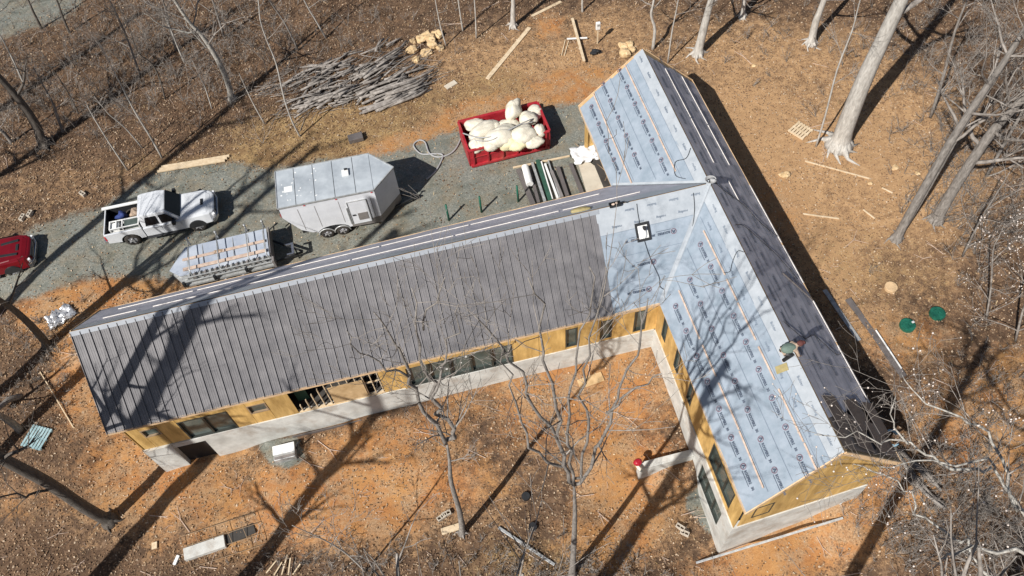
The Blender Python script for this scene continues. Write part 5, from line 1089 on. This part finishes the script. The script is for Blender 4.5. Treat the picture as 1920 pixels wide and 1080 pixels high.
def tree(label, base, H_=None, r=.15, bark='bark_grey', path=None, forks=(), seed=1, levels=4, dens=1., name='tree', group=None, first=.45, nlimb=7, limb=3., roots=0, buds=False, cat='tree', up=.12, twigr=.007, taper=.75):
    rnd = random.Random(seed); b = np.array(base, float)
    t = thing(name, label, cat, b, 0, group)
    if path is None:
        P = [Vector((0, 0, -.1))]; n = max(4, int(H_ / 1.2)); lean = Vector((rnd.gauss(0, .03), rnd.gauss(0, .03), 0)); x = Vector((0, 0, 0))
        for i in range(n): x = x + Vector((rnd.gauss(0, .05), rnd.gauss(0, .05), 0)) + lean * (H_ / n); P.append(Vector((x.x, x.y, H_ * (i + 1) / n)))
    else: P = [V3(np.array(q) - b) for q in path]
    k = len(P); tr = MB(); Rr = [r * (1 - taper * (i / (k - 1)) ** 1.1) for i in range(k)]
    # smooth subdivision of the trunk line
    Q, RQ = [], []
    for i in range(k - 1):
        for s in range(3):
            a = s / 3; p0, p1, p2, p3 = P[max(i - 1, 0)], P[i], P[i + 1], P[min(i + 2, k - 1)]
            Q.append(.5 * ((2 * p1) + (-p0 + p2) * a + (2 * p0 - 5 * p1 + 4 * p2 - p3) * a * a + (-p0 + 3 * p1 - 3 * p2 + p3) * a ** 3)); RQ.append(lerp(Rr[i], Rr[i + 1], a))
    Q.append(P[-1]); RQ.append(Rr[-1])
    if roots: Q.insert(1, Vector((Q[0].x, Q[0].y, Q[0].z + .1 + r * .5))); RQ.insert(1, r * 1.3); Q.insert(2, Q[0].lerp(Q[2], .5) if (Q[2] - Q[0]).length > 1.2 + r * 2 else Vector((Q[0].x, Q[0].y, Q[0].z + .12 + r * 1.6))); RQ.insert(2, r * 1.06); RQ[0] = r * 1.7; Q.sort(key=lambda v: v.z)
    tr.tube(Q, RQ, 12 if r > .12 else 6)
    for j in range(roots):
        a = j * 2 * math.pi / roots + rnd.uniform(-.3, .3); L_ = rnd.uniform(.7, 1.2) * r * 2.3
        tr.tube([Vector((0, 0, r * 1.2)), Vector((math.cos(a) * r * 1.1, math.sin(a) * r * 1.1, .18)), Vector((math.cos(a) * L_ * .8, math.sin(a) * L_ * .8, .05)), Vector((math.cos(a + .3) * L_ * 1.4, math.sin(a + .3) * L_ * 1.4, -.05))], [r * .6, r * .42, r * .2, r * .05], 6)
    tr.obj('trunk', M[bark], t, smooth=True)
    cr = MB(); tips = [] if buds else None
    for fk in forks:                              # explicit limbs: list of world points, radius at start
        pts, rf = fk; W = [V3(np.array(q) - b) for q in pts]; m_ = len(W); lm = MB(); rl = [max(.012, rf * (1 - .8 * i / (m_ - 1))) for i in range(m_)]
        Q2, R2 = [], []
        for i in range(m_ - 1):
            for s in range(3):
                a = s / 3; p0, p1, p2, p3 = W[max(i - 1, 0)], W[i], W[i + 1], W[min(i + 2, m_ - 1)]
                Q2.append(.5 * ((2 * p1) + (-p0 + p2) * a + (2 * p0 - 5 * p1 + 4 * p2 - p3) * a * a + (-p0 + 3 * p1 - 3 * p2 + p3) * a ** 3) + Vector((rnd.gauss(0, .07), rnd.gauss(0, .07), rnd.gauss(0, .05)))); R2.append(lerp(rl[i], rl[i + 1], a))
        Q2.append(W[-1]); R2.append(rl[-1]); lm.tube(Q2, R2, 7); lm.obj('limb', M[bark], t, smooth=True)
        for i in range(2, len(Q2) - 1):
            for _ in range(1 if rnd.random() < .75 * dens else 0):
                dd = (Q2[i + 1] - Q2[i - 1]).normalized(); ax = Vector((rnd.gauss(0, 1), rnd.gauss(0, 1), rnd.gauss(0, .5))); ax = (ax - dd * ax.dot(dd)).normalized()
                grow(cr, Q2[i], dd * .8 + ax * .8, rnd.uniform(.9, 2.2), max(.01, R2[i] * .5), 2, rnd, levels, dens, up=up, tips=tips, rmin=twigr)
    m_ = len(Q)
    for j in range(nlimb):
        f_ = first + (1 - first) * (j + rnd.random() * .6) / nlimb; i = min(int(f_ * (m_ - 1)), m_ - 2)
        a = j * 2.4 + rnd.uniform(-.5, .5); dd = Vector((math.cos(a), math.sin(a), rnd.uniform(.35, .9)))
        grow(cr, Q[i], dd, limb * rnd.uniform(.6, 1.1) * (1.15 - .5 * f_), max(.012, RQ[i] * .5), 1, rnd, levels, dens, up=up, tips=tips, rmin=twigr)
    if cr.v: cr.obj('crown', M['twig'] if bark != 'bark_dark' else M['bark_dark'], t, smooth=True)
    if buds and tips:
        bm_ = MB(); rnd.shuffle(tips)
        for p in tips[:260]: 
            s = rnd.uniform(.012, .032); bm_.blob(p, (s, s, s * 1.2), 1, .1, 6, 4)
        o = bm_.obj('buds', M['bud'], t, smooth=True); o['kind'] = 'stuff'
    return t
def ptree(label, basepx, pix, topH, r, bark, seed, forks=(), **k):
    b = G(*basepx); path = [b + [0, 0, -.1]] + [auto(x, y, b) for x, y in pix]
    if topH: d = path[-1] - path[-2]; d /= np.linalg.norm(d); d = d * .4 + np.array([0, 0, .6]); d /= np.linalg.norm(d); need = max(0., topH - (path[-1][2] - b[2])); path += [path[-1] + d * need * .5, path[-1] + d * need] if need > .5 else []
    F_ = []
    for pts, rf in forks:
        F_.append(([auto(x, y, b) if len(q) == 2 else un(*q) for q in pts for (x, y) in [q[:2]]], rf))
    return tree(label, b, None, r, bark, path, F_, seed, **k)
# the two trees in front of the courtyard
b = G(867, 1000)
def H(px, py, z): return (px, py, z)
ptree('bare forked tree standing below the long window of the south wall', (867, 1000), [(862, 960), (846, 905), (843, 865), (838, 832)], None, .14, 'bark_grey', 21,
      [([(838, 832), (818, 800), (782, 755), (765, 700), (742, 640), (700, 585)], .085), ([(838, 832), (848, 812), (828, 780), (812, 742), (800, 690), (790, 620), (772, 540)], .085), ([(812, 742), (830, 690), (845, 640), (860, 570)], .05), ([(765, 700), (720, 690), (680, 660), (650, 620)], .04), ([(790, 620), (820, 560), (835, 520)], .035)],
      levels=4, dens=1.0, nlimb=2, first=.8, limb=1.4, roots=4, twigr=.006)
ptree('tall many-stemmed bare tree standing in front of the courtyard', (1073, 1078), [(1076, 1020), (1078, 960), (1076, 905)], None, .145, 'bark_grey', 22,
      [([(1076, 905), (1060, 870), (1044, 810), (1032, 745), (1025, 680), (1012, 610), (990, 520)], .07), ([(1076, 905), (1070, 850), (1068, 780), (1075, 700), (1098, 590), (1105, 500)], .055), ([(1076, 905), (1095, 850), (1094, 770), (1098, 700), (1125, 600), (1135, 500)], .05), ([(1078, 915), (1120, 850), (1142, 790), (1160, 720), (1200, 640), (1215, 560)], .06),
       ([(1060, 880), (1020, 860), (985, 820), (966, 760), (955, 700), (935, 640)], .05), ([(1044, 810), (1000, 760), (975, 700), (930, 640), (890, 590)], .05), ([(1150, 770), (1195, 730), (1240, 700)], .04)],
      levels=4, dens=.85, nlimb=0, roots=5, twigr=.006)
# right side
ptree('massive pale tree trunk leaning over bare ground right of the north gable', (1573, 272), [(1590, 225), (1620, 150), (1650, 85), (1690, 0), (1740, -110)], 20, .50, 'bark_pale', 31, [([(1690, 0), (1640, -60), (1600, -150)], .16)], levels=3, nlimb=9, first=.6, limb=6, roots=9, name='big_tree')
ptree('left one of the two grey leaning trunks at the right edge', (1680, 448), [(1722, 372), (1780, 270), (1835, 185), (1890, 105)], 15, .22, 'bark_grey', 32, levels=4, nlimb=11, first=.4, limb=3.6, dens=1.05, roots=4)
ptree('slender trunk tight beside the left leaning trunk at the right edge', (1688, 440), [(1742, 350), (1805, 240), (1865, 150)], 14, .13, 'bark_grey', 33, levels=4, nlimb=8, first=.4, limb=3, dens=1.)
ptree('thicker right one of the two grey leaning trunks at the right edge', (1755, 412), [(1800, 335), (1862, 245), (1925, 175)], 17, .28, 'bark_grey', 34, levels=4, nlimb=10, first=.35, limb=4.2, roots=5)
ptree('straight grey tree just north of the blue roof ridge', (1308, 102), [(1318, 60), (1328, 20), (1340, -30)], 16, .27, 'bark_pale', 35, levels=3, nlimb=8, first=.55, limb=4, roots=6)
ptree('slim twin-kinked trunk touching the north gable tip', (1224, 92), [(1228, 55), (1221, 28), (1227, -5)], 11, .11, 'bark_pale', 36, levels=3, nlimb=6, limb=2.5)
ptree('thin pale sapling right of the north gable tip', (1252, 118), [(1260, 60), (1270, 10)], 9, .05, 'bark_pale', 37, levels=3, nlimb=6, limb=2)
ptree('grey trunk cut by the top edge right of the straight tree', (1392, 32), [(1396, 0)], 13, .17, 'bark_pale', 38, levels=3, nlimb=6, limb=3, roots=5)
ptree('grey trunk with wide shadow left of the massive tree', (1520, 82), [(1530, 40), (1545, 0)], 15, .24, 'bark_pale', 39, levels=3, nlimb=7, limb=3.4, roots=6, first=.6)
ptree('thin light sapling leaning beside the massive tree roots', (1530, 275), [(1548, 215), (1570, 130), (1597, 60), (1610, 10)], 11, .055, 'bark_pale', 40, levels=3, nlimb=8, limb=2, first=.3)
ptree('pale straight trunk at the top edge above the dumpster', (962, 50), [(962, 20), (962, -10)], 13, .18, 'bark_pale', 41, levels=3, nlimb=6, limb=3, roots=5, first=.55)
ptree('thin sapling right of the sandstone heap, nearest it', (837, 86), [(826, 50), (818, 10)], 7, .05, 'bark_pale', 42, levels=3, nlimb=5, limb=1.6)
ptree('thin sapling midway between sandstone heap and pale trunk', (868, 58), [(862, 20)], 7, .06, 'bark_pale', 43, levels=3, nlimb=5, limb=1.6)
ptree('thin sapling just left of the pale trunk at the top edge', (893, 72), [(891, 20)], 7, .055, 'bark_pale', 44, levels=3, nlimb=5, limb=1.6)
ptree('thin trunk at the top edge above the sawhorse plank', (1092, 22), [(1092, -5)], 8, .08, 'bark_pale', 45, levels=3, nlimb=5, limb=2)
ptree('spindly bush tree on the right among fine twigs', (1850, 600), [(1858, 540), (1862, 470)], 6, .05, 'twig', 46, levels=3, nlimb=9, limb=2, first=.1, buds=True)
ptree('spindly tree with pale buds at the far right edge', (1905, 640), [(1925, 560)], 7, .06, 'twig', 47, levels=3, nlimb=9, limb=2.4, first=.1, buds=True)
ptree('shaggy many-twigged tree between massive trunk and leaning pair', (1745, 220), [(1770, 140), (1790, 60)], 10, .10, 'bark_grey', 48, levels=4, nlimb=8, first=.15, limb=2.2, dens=.9)
ptree('fine-twigged tree in the upper right corner', (1850, 330), [(1900, 240)], 10, .10, 'bark_grey', 49, levels=4, nlimb=8, first=.1, limb=2.4, dens=.9)
ptree('low grey tree between the leaning pair and picture edge', (1805, 480), [(1840, 410)], 6, .06, 'bark_grey', 50, levels=4, nlimb=7, first=.1, limb=2.0, dens=.8)
# left side
ptree('thick dark trunk leaning off the left edge in the upper woods', (85, 272), [(62, 225), (30, 180), (-5, 140)], 15, .27, 'bark_dark', 51, levels=3, nlimb=7, limb=4, roots=5, first=.5)
ptree('grey crooked trunk with broad crown left of the brush pile', (436, 186), [(428, 158), (418, 132), (398, 95), (375, 62), (352, 38)], 11, .19, 'bark_limb', 52, [([(375, 62), (340, 60), (300, 45), (270, 25)], .07), ([(398, 95), (360, 60), (340, 20)], .06)], levels=4, nlimb=9, first=.55, limb=3.2, dens=1.1, roots=3)
ptree('thin pale curved sapling crossing the left end of the brush pile', (563, 256), [(548, 228), (533, 185), (518, 120), (500, 75), (488, 38), (484, 0)], 12, .055, 'bark_pale', 53, levels=3, nlimb=6, limb=2, first=.5)
ptree('thin pale pole tree above the pine beams', (304, 296), [(278, 250), (252, 208), (218, 142), (186, 80)], 8, .06, 'bark_pale', 54, levels=3, nlimb=7, limb=1.8, first=.4)
ptree('thin pole tree rooted at the gravel edge above the pickup', (240, 320), [(205, 268), (172, 214), (160, 190)], 5, .05, 'bark_pale', 55, levels=3, nlimb=6, limb=1.4, first=.5)
ptree('dark crooked sapling in the middle of the left woods', (309, 186), [(300, 150), (285, 120), (258, 98), (245, 60)], 7, .06, 'bark_dark', 56, levels=3, nlimb=6, limb=1.8)
ptree('slim trunk near the top edge left of the sandstone heap', (612, 72), [(592, 38), (570, 0)], 9, .06, 'bark_pale', 57, levels=3, nlimb=5, limb=2)
ptree('dark thin trunk by the road in the top left corner, left of two', (78, 54), [(62, 22), (50, -5)], 9, .09, 'bark_dark', 58, levels=3, nlimb=6, limb=2.4)
ptree('dark thin trunk by the road in the top left corner, right of two', (130, 62), [(116, 28), (104, -5)], 9, .09, 'bark_dark', 59, levels=3, nlimb=6, limb=2.4)
ptree('short pale sapling near the left edge below the road', (47, 164), [(28, 120), (8, 80)], 5, .06, 'bark_pale', 60, levels=3, nlimb=6, limb=1.6)
ptree('dark sapling between thick leaning trunk and crooked sapling', (147, 213), [(128, 175), (106, 140)], 5, .05, 'bark_dark', 61, levels=3, nlimb=6, limb=1.6)
ptree('short pale sapling left of the crooked grey trunk, upper one', (346, 118), [(334, 90), (322, 60)], 4, .06, 'bark_pale', 62, levels=3, nlimb=5, limb=1.4)
ptree('short thin sapling right below the crooked grey trunk', (397, 204), [(385, 165), (378, 150)], 3.6, .045, 'bark_pale', 63, levels=3, nlimb=5, limb=1.2)
ptree('short thin sapling at the left end of the brush pile', (497, 233), [(478, 200), (464, 172)], 4, .045, 'bark_pale', 64, levels=3, nlimb=5, limb=1.2)
ptree('pale sapling midway down the wooded slope above the pine beams', (268, 278), [(235, 240), (205, 215)], 4.5, .045, 'bark_pale', 65, levels=3, nlimb=5, limb=1.4)
ptree('gnarled grey stub trunk near the left edge of the woods', (118, 248), [(108, 220), (100, 195)], 4.5, .10, 'bark_grey', 66, levels=3, nlimb=6, limb=1.4)
ptree('grey stub trunk at the left edge beside the thick leaning trunk', (22, 268), [(8, 250), (-10, 235)], 5, .12, 'bark_grey', 67, levels=3, nlimb=6, limb=1.6)
ptree('thin trunk high in the woods between crooked trunk and brush pile', (560, 95), [(535, 45), (505, 0)], 8, .06, 'bark_grey', 68, levels=3, nlimb=6, limb=2)
ptree('fine-twigged grey tree near the top edge left of centre', (262, 140), [(245, 90), (225, 40)], 8, .08, 'bark_grey', 69, levels=4, nlimb=9, limb=2.2, first=.2)
ptree('bushy grey tree under the crown of the crooked trunk', (330, 95), [(318, 50), (305, 0)], 8, .08, 'bark_grey', 70, levels=4, nlimb=9, limb=2.2, first=.2)
ptree('bushy grey tree at the top edge right of the crooked trunk', (420, 70), [(408, 30), (395, -10)], 8, .08, 'bark_grey', 71, levels=4, nlimb=9, limb=2.2, first=.2)
ptree('dark thick trunk leaning in from the left edge below the gravel', (92, 650), [(60, 612), (25, 580), (-15, 552)], 14, .20, 'bark_dark', 72, levels=3, nlimb=6, limb=3.4, roots=4, first=.5)
ptree('dark trunk leaning left from the clay at the lower left', (206, 977), [(160, 952), (90, 905), (20, 868), (-40, 835)], 24, .27, 'bark_dark', 73, [([(105, 915), (60, 925), (10, 932), (-40, 940)], .07)], levels=3, nlimb=6, limb=3.4, roots=4, first=.6, taper=.4)
ptree('grey leaning stub trunk at the left edge beside the teal pallet', (38, 806), [(15, 788), (-15, 770)], 9, .19, 'bark_grey', 74, levels=3, nlimb=4, limb=2, first=.6)
ptree('fallen-looking grey trunk at the left edge above the teal pallet', (38, 742), [(15, 750), (-20, 770)], 8, .17, 'bark_grey', 75, levels=3, nlimb=4, limb=2, first=.6)
# trees outside the frame whose shadows and limbs reach in
FAR = dict(levels=3, limb=4, first=.5)
tree('tall bare tree beyond the lower left corner, its trunk shadow crossing the steel roof', (-29.3, -11.6, hz(-29.3, -11.6)), 29, .42, 'bark_dark', seed=81, nlimb=9, taper=.3, **FAR)
tree('tall bare forked tree beyond the bottom edge, its shadow crossing orange clay', (-25.3, -15.0, hz(-25.3, -15)), 20, .42, 'bark_dark', seed=82, nlimb=10, taper=.5, **FAR)
tree('bare tree beyond the left edge casting the upper of the gravel shadows', (-36.5, 1.5, hz(-36.5, 1.5)), 27, .32, 'bark_grey', seed=83, nlimb=9, taper=.5, **FAR)
tree('bare tree beyond the left edge casting the middle gravel shadow', (-35.5, -2.5, hz(-35.5, -2.5)), 28, .32, 'bark_grey', seed=84, nlimb=9, taper=.5, **FAR)
tree('bare tree beyond the left edge casting the lowest gravel shadow', (-33.5, -4.5, hz(-33.5, -4.5)), 27, .30, 'bark_grey', seed=85, nlimb=9, taper=.5, **FAR)
tree('bare tree below the picture, its crown shadow dappling the blue underlay', (-8.5, -19.5, hz(-8.5, -19.5)), 13, .22, 'bark_grey', seed=86, nlimb=8, levels=4, limb=3.5, first=.5) if False else None
tree('bare tree beyond the left edge whose shadow stripes the upper woods', (-43, 6, hz(-43, 6)), 24, .34, 'bark_grey', seed=87, nlimb=9, taper=.5, **FAR)
tree('bare tree beyond the left edge beside the road, shadow falling into the brush', (-44, 12, hz(-44, 12)), 22, .30, 'bark_grey', seed=88, nlimb=9, taper=.5, **FAR)
tree('bare tree below the picture whose broad shadow crosses the courtyard wall and blue roof', (-9, -16, hz(-9, -16)), 24, .34, 'bark_grey', seed=94, nlimb=11, taper=.45, levels=3, limb=5, first=.45)
tree('bare tree below the picture whose shadow bands the clay east of the gable', (1.4, -16.4, hz(1.4, -16.4)), 23, .30, 'bark_grey', seed=95, nlimb=8, taper=.4, levels=3, limb=4, first=.6)
# big near limbs from the lower right
def U(px, py, z): return un(px, py, z)
bb = un(1800, 1330, -2.8)
top = un(2140, 1140, 11.5)
path = [bb + [0, 0, -.1], lerp(bb, top, .35) + [0, 0, .3], lerp(bb, top, .7) + [.1, 0, .2], top]
fk = [([top, U(1990, 1100, 11.5), U(1900, 1028, 12), U(1801, 1036, 12.2), U(1760, 1050, 12)], .085),
      ([top, U(2000, 1060, 11.2), U(1905, 941, 11.5), U(1867, 878, 11.8), U(1826, 866, 12), U(1719, 867, 12.2), U(1650, 875, 12.4)], .065),
      ([U(1905, 960, 11.4), U(1889, 897, 11.6), U(1883, 863, 11.8), U(1851, 819, 12), U(1795, 784, 12.2), U(1719, 740, 12.5), U(1690, 700, 12.5)], .06),
      ([top, U(1950, 1130, 10.5), U(1842, 1074, 10.8), U(1810, 1023, 11), U(1773, 998, 11.2), U(1719, 957, 11.4), U(1707, 932, 11.5), U(1656, 894, 11.8), U(1600, 870, 12)], .06),
      ([U(1860, 880, 11), U(1800, 880, 11), U(1751, 863, 11.2), U(1700, 834, 11.3), U(1650, 823, 11.4), U(1610, 820, 11.6), U(1527, 815, 11.8)], .05),
      ([U(1700, 834, 11.3), U(1670, 790, 11.8), U(1680, 740, 12.2)], .035)]
tree('near bare tree whose budding limbs reach in from the lower right edge', bb, None, .32, 'bark_limb', path, fk, 91, levels=4, dens=1.1, nlimb=6, first=.5, limb=3, buds=True, up=.05, twigr=.006)

# ------------------------------------------------------------------ undergrowth, litter, straw, chips
def brush(regions, seed, name, m, r0=.006, r1=.012):
    rnd = random.Random(seed); mb = MB()
    for (cx, cy, sx, sy, n, h0, h1) in regions:
        for _ in range(n):
            q = (rnd.gauss(cx, sx), rnd.gauss(cy, sy)); p = V3(G(*q)); st = rnd.randint(2, 5); H_ = rnd.uniform(h0, h1)
            for s in range(st):
                a = rnd.uniform(0, 6.28); l = rnd.uniform(.2, .7); d = Vector((math.cos(a) * l, math.sin(a) * l, 1)).normalized(); x = p.copy(); P = [x.copy()]; hh = H_ * rnd.uniform(.5, 1)
                for k in range(4): d = (d + Vector((rnd.gauss(0, .22), rnd.gauss(0, .22), rnd.gauss(0, .12)))).normalized(); x = x + d * hh / 4; P.append(x.copy())
                r_ = rnd.uniform(r0, r1); mb.tube(P, [r_ * 1.4, r_ * 1.2, r_, r_ * .8, r_ * .6], 3, cap=False)
                for k in (2, 3):
                    for _ in range(2):
                        a = rnd.uniform(0, 6.28); e = P[k] + Vector((math.cos(a), math.sin(a), rnd.uniform(0, .8))) * hh * rnd.uniform(.12, .3); mb.tube([P[k], P[k].lerp(e, .5) + Vector((rnd.gauss(0, .03), rnd.gauss(0, .03), 0)), e], [r_ * .8, r_ * .7, r_ * .5], 3, cap=False)
    o = mb.obj(name, m, smooth=True); o['kind'] = 'stuff'; tag(o, 'tangled leafless grey undergrowth and twigs', 'undergrowth'); return o
brush([(220, 110, 130, 70, 250, 1.0, 3.0), (80, 180, 80, 60, 110, .8, 2.2), (420, 110, 100, 60, 90, .8, 2.2), (640, 40, 120, 40, 60, .6, 1.8)], 5, 'undergrowth', M['twig'])
brush([(1790, 200, 90, 120, 170, .8, 2.6), (1850, 420, 60, 90, 90, .8, 2.4), (1640, 60, 120, 50, 50, .6, 1.6), (1400, 60, 90, 40, 30, .6, 1.4)], 6, 'undergrowth', M['twig'])
brush([(1770, 960, 90, 70, 240, .6, 1.8), (1640, 830, 50, 40, 60, .5, 1.2), (1850, 800, 60, 70, 60, .6, 1.8), (1050, 1060, 110, 28, 150, .3, 1.0), (620, 1060, 110, 25, 60, .3, .9), (60, 700, 40, 50, 60, .4, 1.0), (100, 620, 30, 30, 30, .4, .9), (1880, 1040, 60, 40, 70, .6, 2.0)], 8, 'undergrowth', M['twig'])

mb = MB(); fr_ = random.Random(33)
for i in range(900):
    q = (fr_.uniform(-20, 1940), fr_.uniform(-20, 1100))
    if polymask(np.array([q[0]]), np.array([q[1]]), GRAVEL[0], 10)[0] > .4: continue
    p = G(*q)
    if 90 < q[0] < 1650 and 80 < q[1] < 1000 and (p[1] < 14.5 and -26 < p[0] < 9 and p[1] > -3.4 + (p[0] + 24) * .14 - (6.5 if p[0] > 0 else 0)): continue
    L_ = fr_.uniform(.15, .5) if i % 6 else fr_.uniform(.6, 1.6); a = fr_.uniform(0, 6.28); d_ = np.array([math.cos(a), math.sin(a), 0]); rr_ = .008 + L_ * .010; k_ = np.array([-d_[1], d_[0], 0]) * fr_.gauss(0, .1) * L_
    mb.tube([p - d_ * L_ / 2 + [0, 0, .03], p + k_ + [0, 0, .05], p + d_ * L_ / 2 + [0, 0, .03]], [rr_, rr_ * .8, rr_ * .5], 4, cap=False)
    if i % 6 == 0: mb.tube([p + k_ + [0, 0, .05], p + k_ * 3 + d_ * L_ * .4 + [0, 0, .05]], [rr_ * .7, rr_ * .4], 4, cap=False)
o = mb.obj('fallen_sticks', M['batten'], smooth=True); o['kind'] = 'stuff'; tag(o, 'pale broken sticks and twigs lying all over the ground', 'sticks')
ptree('thin pale sapling leaning left from the bottom edge near the split stakes', (686, 1072), [(655, 1042), (622, 1020), (588, 1003), (548, 985)], None, .05, 'bark_pale', 92, levels=4, nlimb=7, first=.25, limb=1.8)
def inhouse(x, y):
    def ins(poly):
        c = np.zeros(x.shape, bool); n = len(poly)
        for i in range(n):
            (x1, y1), (x2, y2) = poly[i], poly[(i + 1) % n]; c ^= ((y1 > y) != (y2 > y)) & (x < (x2 - x1) * (y - y1) / ((y2 - y1) or 1e-9) + x1)
        return c
    return ins([A0[:2], A1[:2], NV[:2], AN0[:2]]) | ins([BW0[:2], BW1[:2], BE1[:2], BE0[:2]])
rs = np.random.RandomState(9)
def scatter(name, label, cat, N, size, kind):
    x = rs.uniform(-44, 30, N * 3); y = rs.uniform(-14, 34, N * 3); z = height(x, y); c, t, s, g = masks(x, y, z)
    n2_ = fbm(x * .8, y * .8, 3)
    if kind == 'leaf': w_ = (1 - .90 * np.clip(c, 0, 1) * np.clip(1.6 - (fbm(x * .55 + 9, y * .55, 4) - .25) * 3.2, 0, 1)) * (1 - .55 * t) * (1 - .5 * s) * (1 - .93 * g) * np.clip(.3 + 1.5 * n2_, .1, 1.3) + .03
    elif kind == 'straw': w_ = s * 1.0 + .05 * t + .02
    else: w_ = .35 * np.clip(c + t, 0, 1) + .05 + .15 * g + .25 * blobs(*proj(x, y, z), [(1130, 660, 120, 60), (1600, 470, 100, 80), (880, 700, 80, 40), (1300, 900, 80, 60)])
    px, py = proj(x, y, z); keep = (rs.rand(len(x)) < w_) & ~inhouse(x, y) & (px > -120) & (px < 2040) & (py > -120) & (py < 1200)
    x, y, z = x[keep][:N], y[keep][:N], z[keep][:N]; n = len(x); a = rs.uniform(0, 6.28, n)
    if kind == 'leaf':
        L_ = rs.uniform(size * .45, size * 1.15, n); W_ = L_ * rs.uniform(.4, .8, n); tz = rs.uniform(-.6, .6, n); tz2 = rs.uniform(-.5, .5, n); lift = .015 + rs.rand(n) * .03
        tone = rs.rand(n); base = np.array([(.09, .055, .035), (.16, .095, .055), (.24, .15, .085), (.36, .25, .155), (.47, .365, .26)]); tone = np.clip(tone * (1 - .45 * np.clip(c[keep][:N] + t[keep][:N] * .7, 0, 1)) + .45 * np.clip(c[keep][:N] + t[keep][:N] * .7, 0, 1) * .98, 0, 1); pick = np.digitize(tone, [.2, .45, .72, .90]); col = base[pick] * rs.uniform(.8, 1.2, (n, 1))
    elif kind == 'straw':
        L_ = rs.uniform(.10, .28, n); W_ = np.full(n, .018); tz = rs.uniform(.1, 1.0, n); tz2 = rs.uniform(-.3, .3, n); lift = np.full(n, .02)
        base = np.array([(.42, .29, .13), (.58, .44, .24), (.22, .14, .07)]); col = base[rs.randint(0, 3, n)] * rs.uniform(.8, 1.2, (n, 1))
    else:
        L_ = rs.uniform(size * .4, size * 1.4, n); W_ = L_ * rs.uniform(.3, .8, n); tz = rs.uniform(-.3, .3, n); tz2 = rs.uniform(-.3, .3, n); lift = .02 + rs.rand(n) * .02
        col = np.array([(.60, .47, .31)]) * rs.uniform(.55, 1.15, (n, 1))
    ca, sa = np.cos(a), np.sin(a); ux = np.stack([ca * L_ / 2, sa * L_ / 2, tz * L_ / 2], 1); vx = np.stack([-sa * W_ / 2, ca * W_ / 2, tz2 * W_ / 2], 1); c0 = np.stack([x, y, z + lift + abs(tz) * L_ / 2], 1)
    co = np.stack([c0 - ux, c0 - vx - ux * .1, c0 + ux, c0 + vx + ux * .15], 1).reshape(-1, 3); fc = np.arange(4 * n).reshape(-1, 4)
    colr = np.repeat(np.concatenate([np.clip(col, 0, 1), np.ones((n, 1))], 1), 4, 0)
    o = link(name, np_mesh(name, co, fc, [M['leaf']], colr, an='tone')); o['kind'] = 'stuff'; tag(o, label, cat); return n
scatter('leaf_litter', 'dry brown fallen leaves strewn over the whole ground', 'leaves', 150000, .11, 'leaf')
scatter('straw', 'golden dry straw and grass on the bank above the trailers', 'straw', 26000, .2, 'straw')
scatter('wood_chips', 'pale wood chips and small stones scattered over the clay', 'chips', 11000, .08, 'chip')
